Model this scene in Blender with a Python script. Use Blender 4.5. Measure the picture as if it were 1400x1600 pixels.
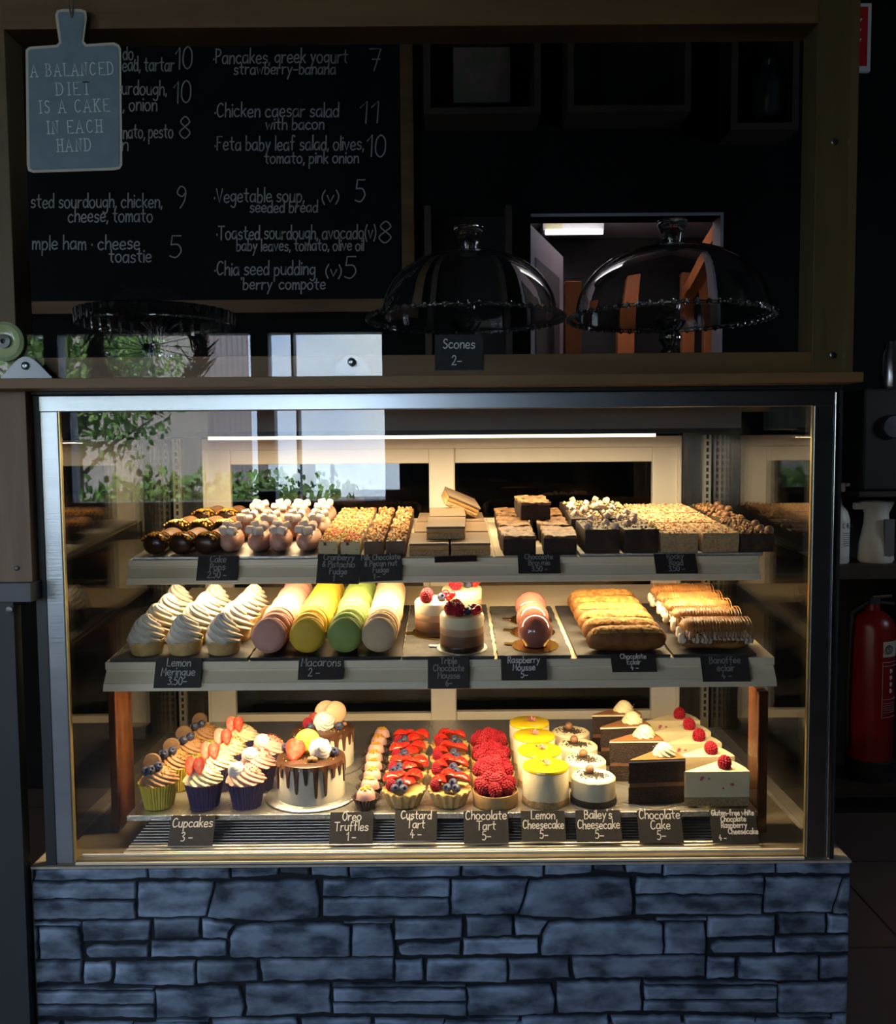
import bpy, bmesh, math, random
from mathutils import Vector, Matrix, noise, Euler
random.seed(7)
PI = math.pi
SC = bpy.context.scene
COL = SC.collection
for o in list(bpy.data.objects): bpy.data.objects.remove(o)

# ------------------------------------------------------------------ camera
F, PX, PY = 1400.0, 705.0, 800.0
CAM = Vector((0, -1.5, 1.4))
_p, _r = math.radians(3.75), math.radians(0.45)
FW = Vector((0, math.cos(_p), -math.sin(_p)))
_r0 = Vector((1, 0, 0)); _u0 = _r0.cross(FW)
RT = _r0 * math.cos(_r) - _u0 * math.sin(_r)
UP = _r0 * math.sin(_r) + _u0 * math.cos(_r)
cd = bpy.data.cameras.new('camera'); cam = bpy.data.objects.new('camera', cd); COL.objects.link(cam)
cam.matrix_world = Matrix(((RT.x, UP.x, -FW.x, CAM.x), (RT.y, UP.y, -FW.y, CAM.y), (RT.z, UP.z, -FW.z, CAM.z), (0, 0, 0, 1)))
cd.sensor_fit = 'AUTO'; cd.sensor_width = 36; cd.lens = 1400 / 1600 * 36; cd.shift_x = -5 / 1600
cd.clip_start = 0.02; cd.clip_end = 200
SC.camera = cam

# ------------------------------------------------------------------ colour management, world, lights
vs = SC.view_settings
vs.view_transform = 'Standard'; vs.look = 'None'; vs.gamma = 1; vs.use_curve_mapping = False
vs.exposure = 0.0
cy = SC.cycles
cy.max_bounces = 14; cy.diffuse_bounces = 4; cy.glossy_bounces = 6; cy.transmission_bounces = 12; cy.transparent_max_bounces = 40
cy.caustics_reflective = False; cy.caustics_refractive = False; cy.sample_clamp_indirect = 3.0
cy.use_denoising = True
SKY = 10.0
w = bpy.data.worlds.new('sky'); SC.world = w; w.use_nodes = True
nt = w.node_tree; nt.nodes.clear()
wo = nt.nodes.new('ShaderNodeOutputWorld'); bg = nt.nodes.new('ShaderNodeBackground')
tc = nt.nodes.new('ShaderNodeTexCoord'); ns = nt.nodes.new('ShaderNodeTexNoise'); ns.inputs['Scale'].default_value = 3.5; ns.inputs['Detail'].default_value = 5
rp = nt.nodes.new('ShaderNodeValToRGB'); rp.color_ramp.elements[0].position = .4; rp.color_ramp.elements[1].position = .62
rp.color_ramp.elements[0].color = (.42, .62, 1.0, 1); rp.color_ramp.elements[1].color = (.80, .93, 1.0, 1)
nt.links.new(tc.outputs['Generated'], ns.inputs['Vector']); nt.links.new(ns.outputs['Fac'], rp.inputs['Fac'])
nt.links.new(rp.outputs['Color'], bg.inputs['Color']); bg.inputs['Strength'].default_value = SKY
nt.links.new(bg.outputs[0], wo.inputs[0])

sun = bpy.data.lights.new('sun', 'SUN'); sun.energy = 30; sun.angle = .03; sun.color = (1, .95, .85)
suno = bpy.data.objects.new('sun', sun); COL.objects.link(suno); suno.rotation_euler = (math.radians(-38), math.radians(-12), 0)   # high over the roof, on the houses across the street
WARM = (1.0, 0.74, 0.40)
def area(name, loc, rot, sx, sy, power, color, spread=PI, portal=False):
    l = bpy.data.lights.new(name, 'AREA'); l.shape = 'RECTANGLE'; l.size = sx; l.size_y = sy; l.energy = power; l.color = color
    l.spread = spread
    o = bpy.data.objects.new(name, l); COL.objects.link(o); o.location = loc; o.rotation_euler = rot
    if portal: l.cycles.is_portal = True
    return o
WIN = (-3.5, -0.34, 1.12, 2.09, -3.55)       # window opening: x0, x1, z0, z1, y
area('window_portal', ((WIN[0]+WIN[1])/2, WIN[4]-.06, (WIN[2]+WIN[3])/2), (PI/2, 0, 0), WIN[1]-WIN[0], WIN[3]-WIN[2], 1, (1, 1, 1), portal=True)
ADDED_WIN = (.55, 1.15, 1.55, 2.15)                # unseen window added behind the counter to light the rack: y0, y1, z0, z1
area('added_window_portal', (3.26, (ADDED_WIN[0]+ADDED_WIN[1])/2, (ADDED_WIN[2]+ADDED_WIN[3])/2), (PI/2, 0, PI/2), ADDED_WIN[1]-ADDED_WIN[0], ADDED_WIN[3]-ADDED_WIN[2], 1, (1, 1, 1), portal=True)
ADDED_DOOR = (-4.5, -3.64, .10, 2.85)           # unseen glazed door added for more daylight, left of the window: x0, x1, z0, z1
area('added_door_portal', ((ADDED_DOOR[0]+ADDED_DOOR[1])/2, WIN[4]-.06, (ADDED_DOOR[2]+ADDED_DOOR[3])/2), (PI/2, 0, 0), ADDED_DOOR[1]-ADDED_DOOR[0], ADDED_DOOR[3]-ADDED_DOOR[2], 1, (1, 1, 1), portal=True)
LED_TOP, LED_MID, LED_LOW = 8.5, 6.8, 8.2
# the lamps of the cabinet: one strip under the canopy, one behind the front lip of each shelf (their housings come later)
area('strip_light_canopy', (-.02, .42, 1.428), (0, 0, 0), 1.12, .012, LED_TOP, WARM)
area('strip_light_upper_shelf', (-.015, .236, 1.168), (math.radians(6), 0, 0), 1.08, .010, LED_MID, WARM)
area('strip_light_lower_shelf', (-.02, .123, .988), (math.radians(-4), 0, 0), 1.08, .010, LED_LOW, WARM)

def P(px, py, Y):
    d = FW + RT * ((px - PX) / F) + UP * ((PY - py) / F)
    return CAM + d * ((Y - CAM.y) / d.y)
def SX(px, Y, z):                            # world x of something standing at depth Y and height z
    x = (px - PX) * (Y - CAM.y) / F
    for _ in range(3):
        v = Vector((x, Y, z)) - CAM
        q = PX + F * v.dot(RT) / v.dot(FW)
        x += (px - q) * v.dot(FW) / F
    return x

# ------------------------------------------------------------------ materials
MATS = {}
def mat(name, c, c2=None, scale=60, rough=.5, metal=0, bump=0, bscale=None, stretch=(1, 1, 1), attr=False, coat=0, spec=.5, lo=.35, hi=.65, sss=0, aniso=0, emit=None):
    if name in MATS: return MATS[name]
    m = bpy.data.materials.new(name); m.use_nodes = True
    N = m.node_tree.nodes; L = m.node_tree.links; b = N['Principled BSDF']
    b.inputs['Roughness'].default_value = rough; b.inputs['Metallic'].default_value = metal
    b.inputs['Specular IOR Level'].default_value = spec; b.inputs['Coat Weight'].default_value = coat; b.inputs['Coat Roughness'].default_value = .08
    if sss:
        b.inputs['Subsurface Weight'].default_value = sss; b.inputs['Subsurface Scale'].default_value = .006
        b.inputs['Subsurface Radius'].default_value = (1, .6, .35)
    t = N.new('ShaderNodeTexCoord'); mp = N.new('ShaderNodeMapping'); mp.inputs['Scale'].default_value = stretch
    L.new(t.outputs['Object'], mp.inputs['Vector'])
    out = None
    if c2 is not None:
        n = N.new('ShaderNodeTexNoise'); n.inputs['Scale'].default_value = scale; n.inputs['Detail'].default_value = 5
        L.new(mp.outputs[0], n.inputs['Vector'])
        r = N.new('ShaderNodeValToRGB'); r.color_ramp.elements[0].position = lo; r.color_ramp.elements[1].position = hi
        r.color_ramp.elements[0].color = (*c, 1); r.color_ramp.elements[1].color = (*c2, 1)
        L.new(n.outputs['Fac'], r.inputs['Fac']); out = r.outputs['Color']
    if attr:
        a = N.new('ShaderNodeAttribute'); a.attribute_name = 'Col'
        mx = N.new('ShaderNodeMix'); mx.data_type = 'RGBA'; mx.blend_type = 'MULTIPLY'; mx.inputs[0].default_value = 1
        if out: L.new(out, mx.inputs[6])
        else: mx.inputs[6].default_value = (*c, 1)
        L.new(a.outputs['Color'], mx.inputs[7]); out = mx.outputs[2]
    if out: L.new(out, b.inputs['Base Color'])
    else: b.inputs['Base Color'].default_value = (*c, 1)
    if bump:
        n2 = N.new('ShaderNodeTexNoise'); n2.inputs['Scale'].default_value = bscale or scale; n2.inputs['Detail'].default_value = 6
        L.new(mp.outputs[0], n2.inputs['Vector'])
        bp = N.new('ShaderNodeBump'); bp.inputs['Strength'].default_value = bump; bp.inputs['Distance'].default_value = .004
        L.new(n2.outputs['Fac'], bp.inputs['Height']); L.new(bp.outputs[0], b.inputs['Normal'])
    if emit:
        b.inputs['Emission Color'].default_value = (*emit[0], 1); b.inputs['Emission Strength'].default_value = emit[1]
    MATS[name] = m
    return m
def thin_glass(name, tint=(1, 1, 1), ior=1.45, rough=0.0):
    m = bpy.data.materials.new(name); m.use_nodes = True; N = m.node_tree.nodes; L = m.node_tree.links
    N.clear(); o = N.new('ShaderNodeOutputMaterial'); mx = N.new('ShaderNodeMixShader'); f = N.new('ShaderNodeFresnel'); f.inputs[0].default_value = ior
    # leaving the pane again is the same thin sheet: use the front-facing fresnel on both faces
    ge = N.new('ShaderNodeNewGeometry'); vm = N.new('ShaderNodeMix'); vm.data_type = 'FLOAT'
    vm.inputs[2].default_value = ior; vm.inputs[3].default_value = 1 / ior
    L.new(ge.outputs['Backfacing'], vm.inputs[0]); L.new(vm.outputs[0], f.inputs[0])
    f.inputs[0].default_value = ior
    t = N.new('ShaderNodeBsdfTransparent'); t.inputs[0].default_value = (*tint, 1)
    g = N.new('ShaderNodeBsdfGlossy'); g.inputs['Roughness'].default_value = rough
    L.new(f.outputs[0], mx.inputs[0]); L.new(t.outputs[0], mx.inputs[1]); L.new(g.outputs[0], mx.inputs[2]); L.new(mx.outputs[0], o.inputs[0])
    return m
def solid_glass(name, color=(1, 1, 1), rough=0.0):
    m = bpy.data.materials.new(name); m.use_nodes = True; b = m.node_tree.nodes['Principled BSDF']
    b.inputs['Base Color'].default_value = (*color, 1); b.inputs['Transmission Weight'].default_value = 1
    b.inputs['Roughness'].default_value = rough; b.inputs['IOR'].default_value = 1.5
    return m
G_PANE = thin_glass('pane_glass', ior=1.54); G_ACR = thin_glass('clear_acrylic', ior=1.18); G_DOME = thin_glass('dome_glass', (.93, .93, .92), 1.55); G_CLEAR = solid_glass('clear_glass', (1, 1, 1), 0); G_SOLID = solid_glass('pressed_glass', (.96, .96, .94), .02)
M_steel = mat('brushed_steel', (.40, .44, .49), (.46, .50, .55), 30, .30, 1.0, .05, 400, (.02, 1, 1))
M_trim = mat('dark_gasket', (.02, .028, .03), rough=.5)
M_cream = mat('cream_metal', (.78, .72, .60), (.8, .75, .64), 8, .4)
M_alu = mat('grey_cream_aluminium', (.80, .69, .48), (.84, .74, .54), 12, .38)
M_wood = mat('dark_oak', (.135, .07, .022), (.21, .115, .042), 18, .55, 0, .25, 60, (.12, 1, 1))
M_woodv = mat('dark_oak_upright', (.085, .058, .020), (.14, .092, .034), 18, .55, 0, .25, 60, (1, 1, .10))
M_plank = mat('weathered_plank', (.14, .088, .05), (.22, .145, .088), 22, .6, 0, .3, 70, (1, 1, .08))
M_red_oak = mat('varnished_upright', (.035, .012, .006), (.10, .035, .013), 40, .25, 0, .1, 80, (1, 1, .2))
M_black = mat('black_card', (.012, .012, .013), (.02, .02, .021), 90, .65)
M_chalk = mat('white_chalk_pen', (.82, .80, .76), rough=.8)
M_chalk_dim = mat('faint_and_shaded_chalk', (.30, .30, .29), rough=.8)  # faint pencil on lower-shelf cards; shade put into the colour on upper-shelf cards
M_slate = mat('slate', (.045, .045, .046), (.09, .088, .084), 26, .6, 0, .5, 60)
M_blacktray = mat('black_tray', (.012, .012, .013), rough=.45)
M_silver = mat('silver_foil', (.62, .62, .60), (.74, .73, .70), 120, .28, .85, .5, 300)
M_gold = mat('gold_card', (.85, .55, .16), rough=.22, metal=1.0)
M_dark = mat('dark_paint', (.008, .009, .0095), (.012, .013, .0135), 12, .6)

# ------------------------------------------------------------------ mesh builder
class MB:
    def __init__(s): s.v = []; s.f = []; s.m = []; s.s = []; s.c = []; s.hascol = False
    def add(s, v, f, m=0, smooth=True, col=None, T=None):
        k = len(s.v)
        if T is not None: v = [T @ Vector(p) for p in v]
        s.v += [tuple(p) for p in v]; s.f += [tuple(i + k for i in q) for q in f]
        s.m += [m] * len(f); s.s += [smooth] * len(f)
        if col is None: s.c += [(1, 1, 1)] * len(v)
        elif isinstance(col, list): s.c += col; s.hascol = True
        else: s.c += [col] * len(v); s.hascol = True
        return s
    def box(s, a, b, m=0, col=None, T=None):
        x0, y0, z0 = a; x1, y1, z1 = b
        v = [(x0,y0,z0),(x1,y0,z0),(x1,y1,z0),(x0,y1,z0),(x0,y0,z1),(x1,y0,z1),(x1,y1,z1),(x0,y1,z1)]
        return s.add(v, [(3,2,1,0),(4,5,6,7),(0,1,5,4),(1,2,6,5),(2,3,7,6),(3,0,4,7)], m, False, col, T)
    def lathe(s, prof, n=32, m=0, fn=None, T=None, col=None, smooth=True, caps=True):
        v = []; f = []; cc = []
        for j, (r, z) in enumerate(prof):
            for i in range(n):
                a = 2 * PI * i / n; rr, zz, c = r, z, None
                if fn:
                    q = fn(r, z, a, j); rr, zz = q[0], q[1]
                    if len(q) > 2: c = q[2]
                v.append((rr * math.cos(a), rr * math.sin(a), zz)); cc.append(c or (1, 1, 1))
        for j in range(len(prof) - 1):
            for i in range(n):
                k = (i + 1) % n
                f.append((j*n+i, j*n+k, (j+1)*n+k, (j+1)*n+i))
        if caps:
            f.append(tuple(range(n))[::-1]); f.append(tuple((len(prof)-1)*n + i for i in range(n)))
        return s.add(v, f, m, smooth, (cc if fn and col is None else col), T)
    def sphere(s, c, r, m=0, sub=2, col=None, T=None, sc=(1, 1, 1)):
        key = sub
        if key not in ICO:
            b = bmesh.new(); bmesh.ops.create_icosphere(b, subdivisions=sub, radius=1)
            ICO[key] = ([tuple(x.co) for x in b.verts], [tuple(y.index for y in q.verts) for q in b.faces]); b.free()
        V, Fc = ICO[key]
        return s.add([(c[0]+x*r*sc[0], c[1]+y*r*sc[1], c[2]+z*r*sc[2]) for x, y, z in V], Fc, m, True, col, T)
    def tube(s, pts, r, n=8, m=0, col=None, T=None):
        pts = [Vector(p) for p in pts]; v = []; f = []
        for j, p in enumerate(pts):
            d = (pts[min(j+1, len(pts)-1)] - pts[max(j-1, 0)]).normalized()
            a = d.orthogonal().normalized(); b = d.cross(a)
            if j and a.dot(pa) < 0.99:
                a = (pa - d * pa.dot(d)).normalized(); b = d.cross(a)
            pa = a
            rr = r[j] if isinstance(r, (list, tuple)) else r
            for i in range(n):
                t = 2 * PI * i / n; v.append(p + a * rr * math.cos(t) + b * rr * math.sin(t))
        for j in range(len(pts) - 1):
            for i in range(n): k = (i+1) % n; f.append((j*n+i, j*n+k, (j+1)*n+k, (j+1)*n+i))
        f.append(tuple(range(n))[::-1]); f.append(tuple((len(pts)-1)*n+i for i in range(n)))
        return s.add(v, f, m, True, col, T)
    def prism(s, poly, z0, z1, m=0, col=None, T=None, smooth=False):
        n = len(poly); v = [(x, y, z0) for x, y in poly] + [(x, y, z1) for x, y in poly]
        f = [tuple(range(n))[::-1], tuple(range(n, 2*n))] + [(i, (i+1) % n, n+(i+1) % n, n+i) for i in range(n)]
        return s.add(v, f, m, smooth, col, T)
    def build(s, name, mats, parent=None, bevel=0, loc=None, rot=None, sharp=40):
        me = bpy.data.meshes.new(name); me.from_pydata(s.v, [], s.f)
        for mm in (mats if isinstance(mats, (list, tuple)) else [mats]): me.materials.append(mm)
        me.polygons.foreach_set('material_index', s.m); me.polygons.foreach_set('use_smooth', s.s)
        if s.hascol:
            a = me.attributes.new('Col', 'FLOAT_COLOR', 'POINT'); fl = []
            for c in s.c: fl += [c[0], c[1], c[2], 1]
            a.data.foreach_set('color', fl)
        me.update()
        if any(s.s): 
            try: me.set_sharp_from_angle(angle=math.radians(sharp))
            except Exception: pass
        o = bpy.data.objects.new(name, me); COL.objects.link(o)
        if parent: o.parent = parent
        if loc is not None: o.location = loc
        if rot is not None: o.rotation_euler = rot
        if bevel:
            b = o.modifiers.new('edge', 'BEVEL'); b.width = bevel; b.segments = 2; b.limit_method = 'ANGLE'; b.angle_limit = math.radians(50)
        return o
ICO = {}
def TR(loc=(0, 0, 0), rot=(0, 0, 0), sc=(1, 1, 1)):
    return Matrix.LocRotScale(Vector(loc), Euler(rot), Vector(sc) if not isinstance(sc, (int, float)) else Vector((sc, sc, sc)))
def tag(o, label, cat, group=None):
    o['label'] = label; o['category'] = cat
    if group: o['group'] = group
    return o
def thing(name, label, cat, loc=(0, 0, 0), rot=(0, 0, 0), group=None):
    o = bpy.data.objects.new(name, None); COL.objects.link(o); o.empty_display_size = .02
    o.rotation_mode = 'ZYX'; o.location = loc; o.rotation_euler = rot
    return tag(o, label, cat, group)
def struct(o): o['kind'] = 'structure'; return o
def bx(name, a, b, m, parent=None, bevel=0): return MB().box(a, b).build(name, m, parent, bevel)
KIDS = {}
def kids(o): return [c for c in bpy.data.objects if c.parent == o]
def dup(root, loc=None, rot=None, label=None, sc=None):
    def cp(o, par):
        c = o.copy(); COL.objects.link(c)
        if par: c.parent = par
        ch = KIDS.get(o.name)
        if ch is None: ch = KIDS[o.name] = kids(o)
        for k in ch: cp(k, c)
        return c
    r = cp(root, None)
    if loc is not None: r.location = loc
    if rot is not None: r.rotation_euler = rot
    if sc is not None: r.scale = sc
    if label: r['label'] = label
    return r
def slab(sx, sy, sz, cuts=6, jit=.0015, r=.004, seed=0, nsc=60):
    """a cut block with softened edges and a slightly rough skin; base at z=0"""
    b = bmesh.new(); bmesh.ops.create_cube(b, size=1)
    bmesh.ops.subdivide_edges(b, edges=b.edges[:], cuts=cuts, use_grid_fill=True)
    out = []
    for v in b.verts:
        p = Vector((v.co.x * sx, v.co.y * sy, v.co.z * sz))
        q = Vector((max(-sx/2+r, min(sx/2-r, p.x)), max(-sy/2+r, min(sy/2-r, p.y)), max(-sz/2+r, min(sz/2-r, p.z))))
        d = p - q
        if d.length > 1e-9: p = q + d.normalized() * r
        nn = noise.noise_vector(p * nsc + Vector((seed*7.1, seed*3.3, 0)))
        p += nn * jit
        if v.co.z < -.49: p.z = -sz/2
        out.append((p.x, p.y, p.z + sz/2))
    fs = [tuple(x.index for x in f.verts) for f in b.faces]; b.free()
    return out, fs
def chunks(mb, n, xr, yr, z, size, cols, m=0, seed=0, flat=.7, sub=1):
    rd = random.Random(seed)
    for i in range(n):
        r = rd.uniform(*size)
        T = TR((rd.uniform(*xr), rd.uniform(*yr), z + r * .3), (rd.random()*6, rd.random()*6, rd.random()*6), (r, r * rd.uniform(.6, 1), r * flat))
        mb.sphere((0, 0, 0), 1, m, sub, rd.choice(cols), T)

# ------------------------------------------------------------------ stroke lettering
GL = {
'a':".8,.8 .5,1 .15,.8 .05,.4 .2,.05 .5,.05 .75,.4 .8,.95|!.8,1 .85,0", 'b':"!.1,1.8 .1,0|.1,.6 .4,1 .75,.8 .8,.4 .55,0 .2,.05 .1,.3",
'c':".75,.85 .45,1 .1,.7 .1,.3 .4,0 .8,.15", 'd':".75,.6 .5,1 .15,.8 .05,.4 .25,0 .6,.1 .75,.4|!.78,1.8 .8,0",
'e':".1,.5 .75,.55 .7,.9 .4,1 .1,.7 .1,.25 .4,0 .8,.15", 'f':".7,1.65 .5,1.8 .3,1.6 .3,0|!.05,1 .6,1",
'g':".75,.8 .45,1 .1,.75 .1,.35 .4,.1 .75,.45|.78,1 .78,-.3 .5,-.7 .1,-.5", 'h':"!.1,1.8 .1,0|.1,.6 .45,1 .75,.8 .78,0",
'i':"!.1,1 .1,0|!.1,1.38 .1,1.5", 'j':".3,1 .3,-.4 0,-.65|!.3,1.38 .3,1.5", 'k':"!.1,1.8 .1,0|!.7,1 .1,.4|!.3,.55 .75,0", 'l':"!.1,1.8 .12,0",
'm':"!.1,1 .1,0|.1,.6 .35,1 .55,.8 .58,0|.58,.6 .85,1 1.05,.8 1.1,0", 'n':"!.1,1 .1,0|.1,.6 .45,1 .75,.8 .78,0",
'o':".45,1 .1,.8 .05,.4 .3,0 .65,.05 .85,.45 .75,.85 .45,1", 'p':"!.1,1 .1,-.75|.1,.6 .4,1 .75,.8 .8,.4 .55,0 .2,.05 .1,.3",
'r':"!.1,1 .1,0|.1,.5 .3,.9 .65,.95", 's':".7,.85 .4,1 .15,.8 .25,.55 .6,.45 .7,.2 .4,0 .1,.1", 't':"!.35,1.6 .35,.2 .6,0|!.05,1.05 .7,1.05",
'u':".1,1 .1,.3 .35,0 .7,.2 .75,1|!.78,1 .8,0", 'v':"!.05,1 .4,0 .75,1", 'w':"!.05,1 .3,0 .55,.8 .8,0 1.05,1", 'x':"!.1,1 .7,0|!.7,1 .1,0", 'y':"!.1,1 .4,.1|!.75,1 .4,.1 .1,-.7",
'A':"!0,0 .5,1.7 1,0|!.2,.6 .8,.6", 'B':"!.1,1.7 .1,0|.1,1.7 .6,1.65 .75,1.3 .55,.95 .1,.9|.1,.9 .7,.85 .9,.45 .6,.05 .1,0",
'C':".9,1.5 .55,1.7 .15,1.3 .1,.5 .45,0 .95,.25", 'D':"!.1,1.7 .1,0|.1,1.7 .7,1.6 1,.9 .75,.15 .1,0", 'E':"!.8,1.7 .1,1.7 .1,0 .85,0|!.1,.9 .65,.9",
'F':"!.8,1.7 .1,1.7 .1,0|!.1,.95 .6,.95", 'G':".9,1.45 .55,1.7 .15,1.3 .1,.5 .45,0 .9,.25 .9,.75|!.55,.75 1,.75",
'H':"!.1,1.7 .1,0|!.85,1.7 .85,0|!.1,.9 .85,.9", 'I':"!.3,1.7 .3,0", 'K':"!.1,1.7 .1,0|!.85,1.7 .1,.8|!.3,1 .9,0", 'L':"!.1,1.7 .1,0 .8,0",
'M':"!.1,0 .2,1.7 .6,.6 1,1.7 1.1,0", 'N':"!.1,0 .1,1.7 .85,0 .85,1.7", 'O':".55,1.7 .15,1.3 .1,.5 .5,0 .9,.4 .95,1.2 .55,1.7",
'P':"!.1,1.7 .1,0|.1,1.7 .7,1.6 .8,1.2 .55,.85 .1,.8", 'R':"!.1,1.7 .1,0|.1,1.7 .7,1.6 .8,1.2 .55,.85 .1,.8|!.4,.85 .85,0",
'S':".8,1.5 .45,1.7 .15,1.35 .35,.95 .7,.75 .8,.35 .45,0 .1,.2", 'T':"!0,1.7 1,1.7|!.5,1.7 .5,0", 'V':"!.05,1.7 .5,0 .95,1.7",
'0':".45,1.7 .12,1.3 .1,.4 .45,0 .78,.4 .78,1.3 .45,1.7", '1':"!.05,1.2 .4,1.7 .4,0", '2':".1,1.35 .4,1.7 .75,1.4 .6,.8 .1,.05|!.1,.03 .85,.03",
'3':".1,1.55 .5,1.7 .7,1.35 .35,.95 .75,.6 .6,.1 .1,.1", '4':"!.45,1.7 .05,.6 .9,.6|!.55,1 .55,0", '5':"!.75,1.7 .2,1.7 .15,1|.15,1 .6,1 .8,.5 .5,0 .1,.1",
'6':".7,1.6 .3,1.2 .1,.5 .4,0 .75,.3 .6,.8 .15,.6", '7':"!.05,1.7 .8,1.7 .4,0|!.25,.9 .75,.9", '8':".45,.9 .15,1.3 .45,1.7 .75,1.3 .45,.9 .1,.45 .45,0 .8,.45 .45,.9",
'9':".75,1.2 .5,.9 .15,1.2 .4,1.7 .75,1.4 .7,.6 .4,0", '.':"!.1,0 .1,.12", ',':"!.15,.1 .05,-.25", '-':"!.05,.6 .75,.6", "'":"!.1,1.8 .08,1.5",
'&':".85,0 .3,1.1 .45,1.55 .65,1.25 .15,.6 .3,0 .8,.6", '(':".35,1.8 .1,1.1 .1,.4 .35,-.3", ')':".05,1.8 .3,1.1 .3,.4 .05,-.3", '*':"!.1,.5 .12,.62",
}
_gc = {}
def glyph(ch):
    if ch in _gc: return _gc[ch]
    st = []
    for s in GL[ch].split('|'):
        straight = s[0] == '!'
        pts = [Vector([float(q) for q in p.split(',')] + [0]) for p in s.lstrip('!').split()]
        if not straight and len(pts) > 2:
            o = []; closed = (pts[0] - pts[-1]).length < .01
            for i in range(len(pts) - 1):
                p0 = pts[i-1] if i else (pts[-2] if closed else pts[0]); p1 = pts[i]; p2 = pts[i+1]
                p3 = pts[i+2] if i+2 < len(pts) else (pts[1] if closed else pts[-1])
                for k in range(4):
                    t = k / 4
                    o.append(.5 * ((2*p1) + (p2-p0)*t + (2*p0-5*p1+4*p2-p3)*t*t + (3*p1-p0-3*p2+p3)*t**3))
            o.append(pts[-1]); pts = o
        st.append(pts)
    wd = max(p.x for s in st for p in s) + .22
    _gc[ch] = (st, wd); return _gc[ch]
def twidth(t, gap=0): return sum((.55 + gap) if c == ' ' else glyph(c)[1] + gap for c in t) - .2 - gap
def ribbon(mb, pts, hw, m=0, lift=0.0):
    v = []; f = []
    for i, p in enumerate(pts):
        d = pts[min(i+1, len(pts)-1)] - pts[max(i-1, 0)]
        if d.length < 1e-9: d = Vector((1, 0, 0))
        d.normalize(); nrm = Vector((-d.y, d.x, 0)) * hw
        e = d * hw * .8 * (-1 if i == 0 else 1 if i == len(pts)-1 else 0)
        v += [p + nrm + e + Vector((0, 0, lift)), p - nrm + e + Vector((0, 0, lift))]
    for i in range(len(pts) - 1): f.append((2*i, 2*i+1, 2*i+3, 2*i+2))
    mb.add(v, f, m, False)
def write(mb, text, x0, y0, s, hw, lift, sx=1.0, serif=False, slant=0, rd=None):
    x = x0
    for c in text:
        if c == ' ': x += (.55 + .42 * serif) * s * sx; continue
        st, wd = glyph(c)
        dy = rd.uniform(-.06, .06) * s if rd else 0
        for pts in st:
            q = [Vector((x + (p.x + slant * p.y) * s * sx, y0 + dy + p.y * s, 0)) for p in pts]
            ribbon(mb, q, hw, 0, lift)
            if serif:
                for e in (pts[0], pts[-1]):
                    if (abs(e.y) < .02 or abs(e.y - 1.7) < .02) and len(pts) < 6:
                        cx, cy2 = x + e.x * s * sx, y0 + e.y * s
                        ribbon(mb, [Vector((cx - .2*s*sx, cy2, 0)), Vector((cx + .2*s*sx, cy2, 0))], hw, 0, lift)
        x += (wd + .42 * serif) * s * sx
def plane_matrix(pb, pt):
    """local x to the right, local y up the face from pb to pt, local z out of it"""
    yv = (pt - pb).normalized(); xv = Vector((1, 0, 0)); zv = xv.cross(yv).normalized(); xv = yv.cross(zv)
    return Matrix(((xv.x, yv.x, zv.x, pb.x), (xv.y, yv.y, zv.y, pb.y), (xv.z, yv.z, zv.z, pb.z), (0, 0, 0, 1)))
# ================================================================== the room
def floor_mat():
    m = bpy.data.materials.new('brown_floor_tile'); m.use_nodes = True; N = m.node_tree.nodes; L = m.node_tree.links; b = N['Principled BSDF']
    t = N.new('ShaderNodeTexCoord'); mp = N.new('ShaderNodeMapping'); mp.inputs['Location'].default_value = (-1.275 + 5.3, -1.47 + 5.3, 0)
    br = N.new('ShaderNodeTexBrick'); br.offset = 0; br.inputs['Scale'].default_value = 1; br.inputs['Brick Width'].default_value = .53; br.inputs['Row Height'].default_value = .53
    br.inputs['Mortar Size'].default_value = .004; br.inputs['Color1'].default_value = (.16, .10, .075, 1); br.inputs['Color2'].default_value = (.18, .115, .085, 1); br.inputs['Mortar'].default_value = (.02, .016, .014, 1)
    L.new(t.outputs['Object'], mp.inputs[0]); L.new(mp.outputs[0], br.inputs[0]); L.new(br.outputs[0], b.inputs['Base Color']); b.inputs['Roughness'].default_value = .45
    return m
M_wall = mat('charcoal_wall_paint', (.020, .022, .022), (.028, .03, .03), 6, .7)
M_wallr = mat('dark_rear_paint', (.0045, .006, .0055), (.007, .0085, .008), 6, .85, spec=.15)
X0, X1, Y0, Y1, ZC = -4.6, 3.2, -3.65, 2.3, 3.5
struct(bx('floor', (X0, Y0, -.1), (X1, Y1 + .1, 0), floor_mat()))
struct(bx('ceiling', (X0, Y0 - .1, ZC), (X1, Y1 + .1, ZC + .1), M_wall))
struct(bx('wall_left', (X0 - .1, Y0, 0), (X0, Y1, ZC), M_wall))
wr = MB(); wr.box((X1, Y0, 0), (X1 + .1, ADDED_WIN[0], ZC)).box((X1, ADDED_WIN[1], 0), (X1 + .1, Y1, ZC)).box((X1, ADDED_WIN[0], 0), (X1 + .1, ADDED_WIN[1], ADDED_WIN[2])).box((X1, ADDED_WIN[0], ADDED_WIN[3]), (X1 + .1, ADDED_WIN[1], ZC)); struct(wr.build('wall_right', M_wall))
struct(bx('added_window_2', (X1 + .04, ADDED_WIN[0], ADDED_WIN[2]), (X1 + .046, ADDED_WIN[1], ADDED_WIN[3]), G_PANE))  # added pane, out of view, lets daylight onto the rack
HX0, HX1, HZ0, HZ1 = SX(829, 2.2, 2.3), SX(1130, 2.2, 2.3), 1.70, P(980, 338, 2.2).z
wb = MB()
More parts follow.
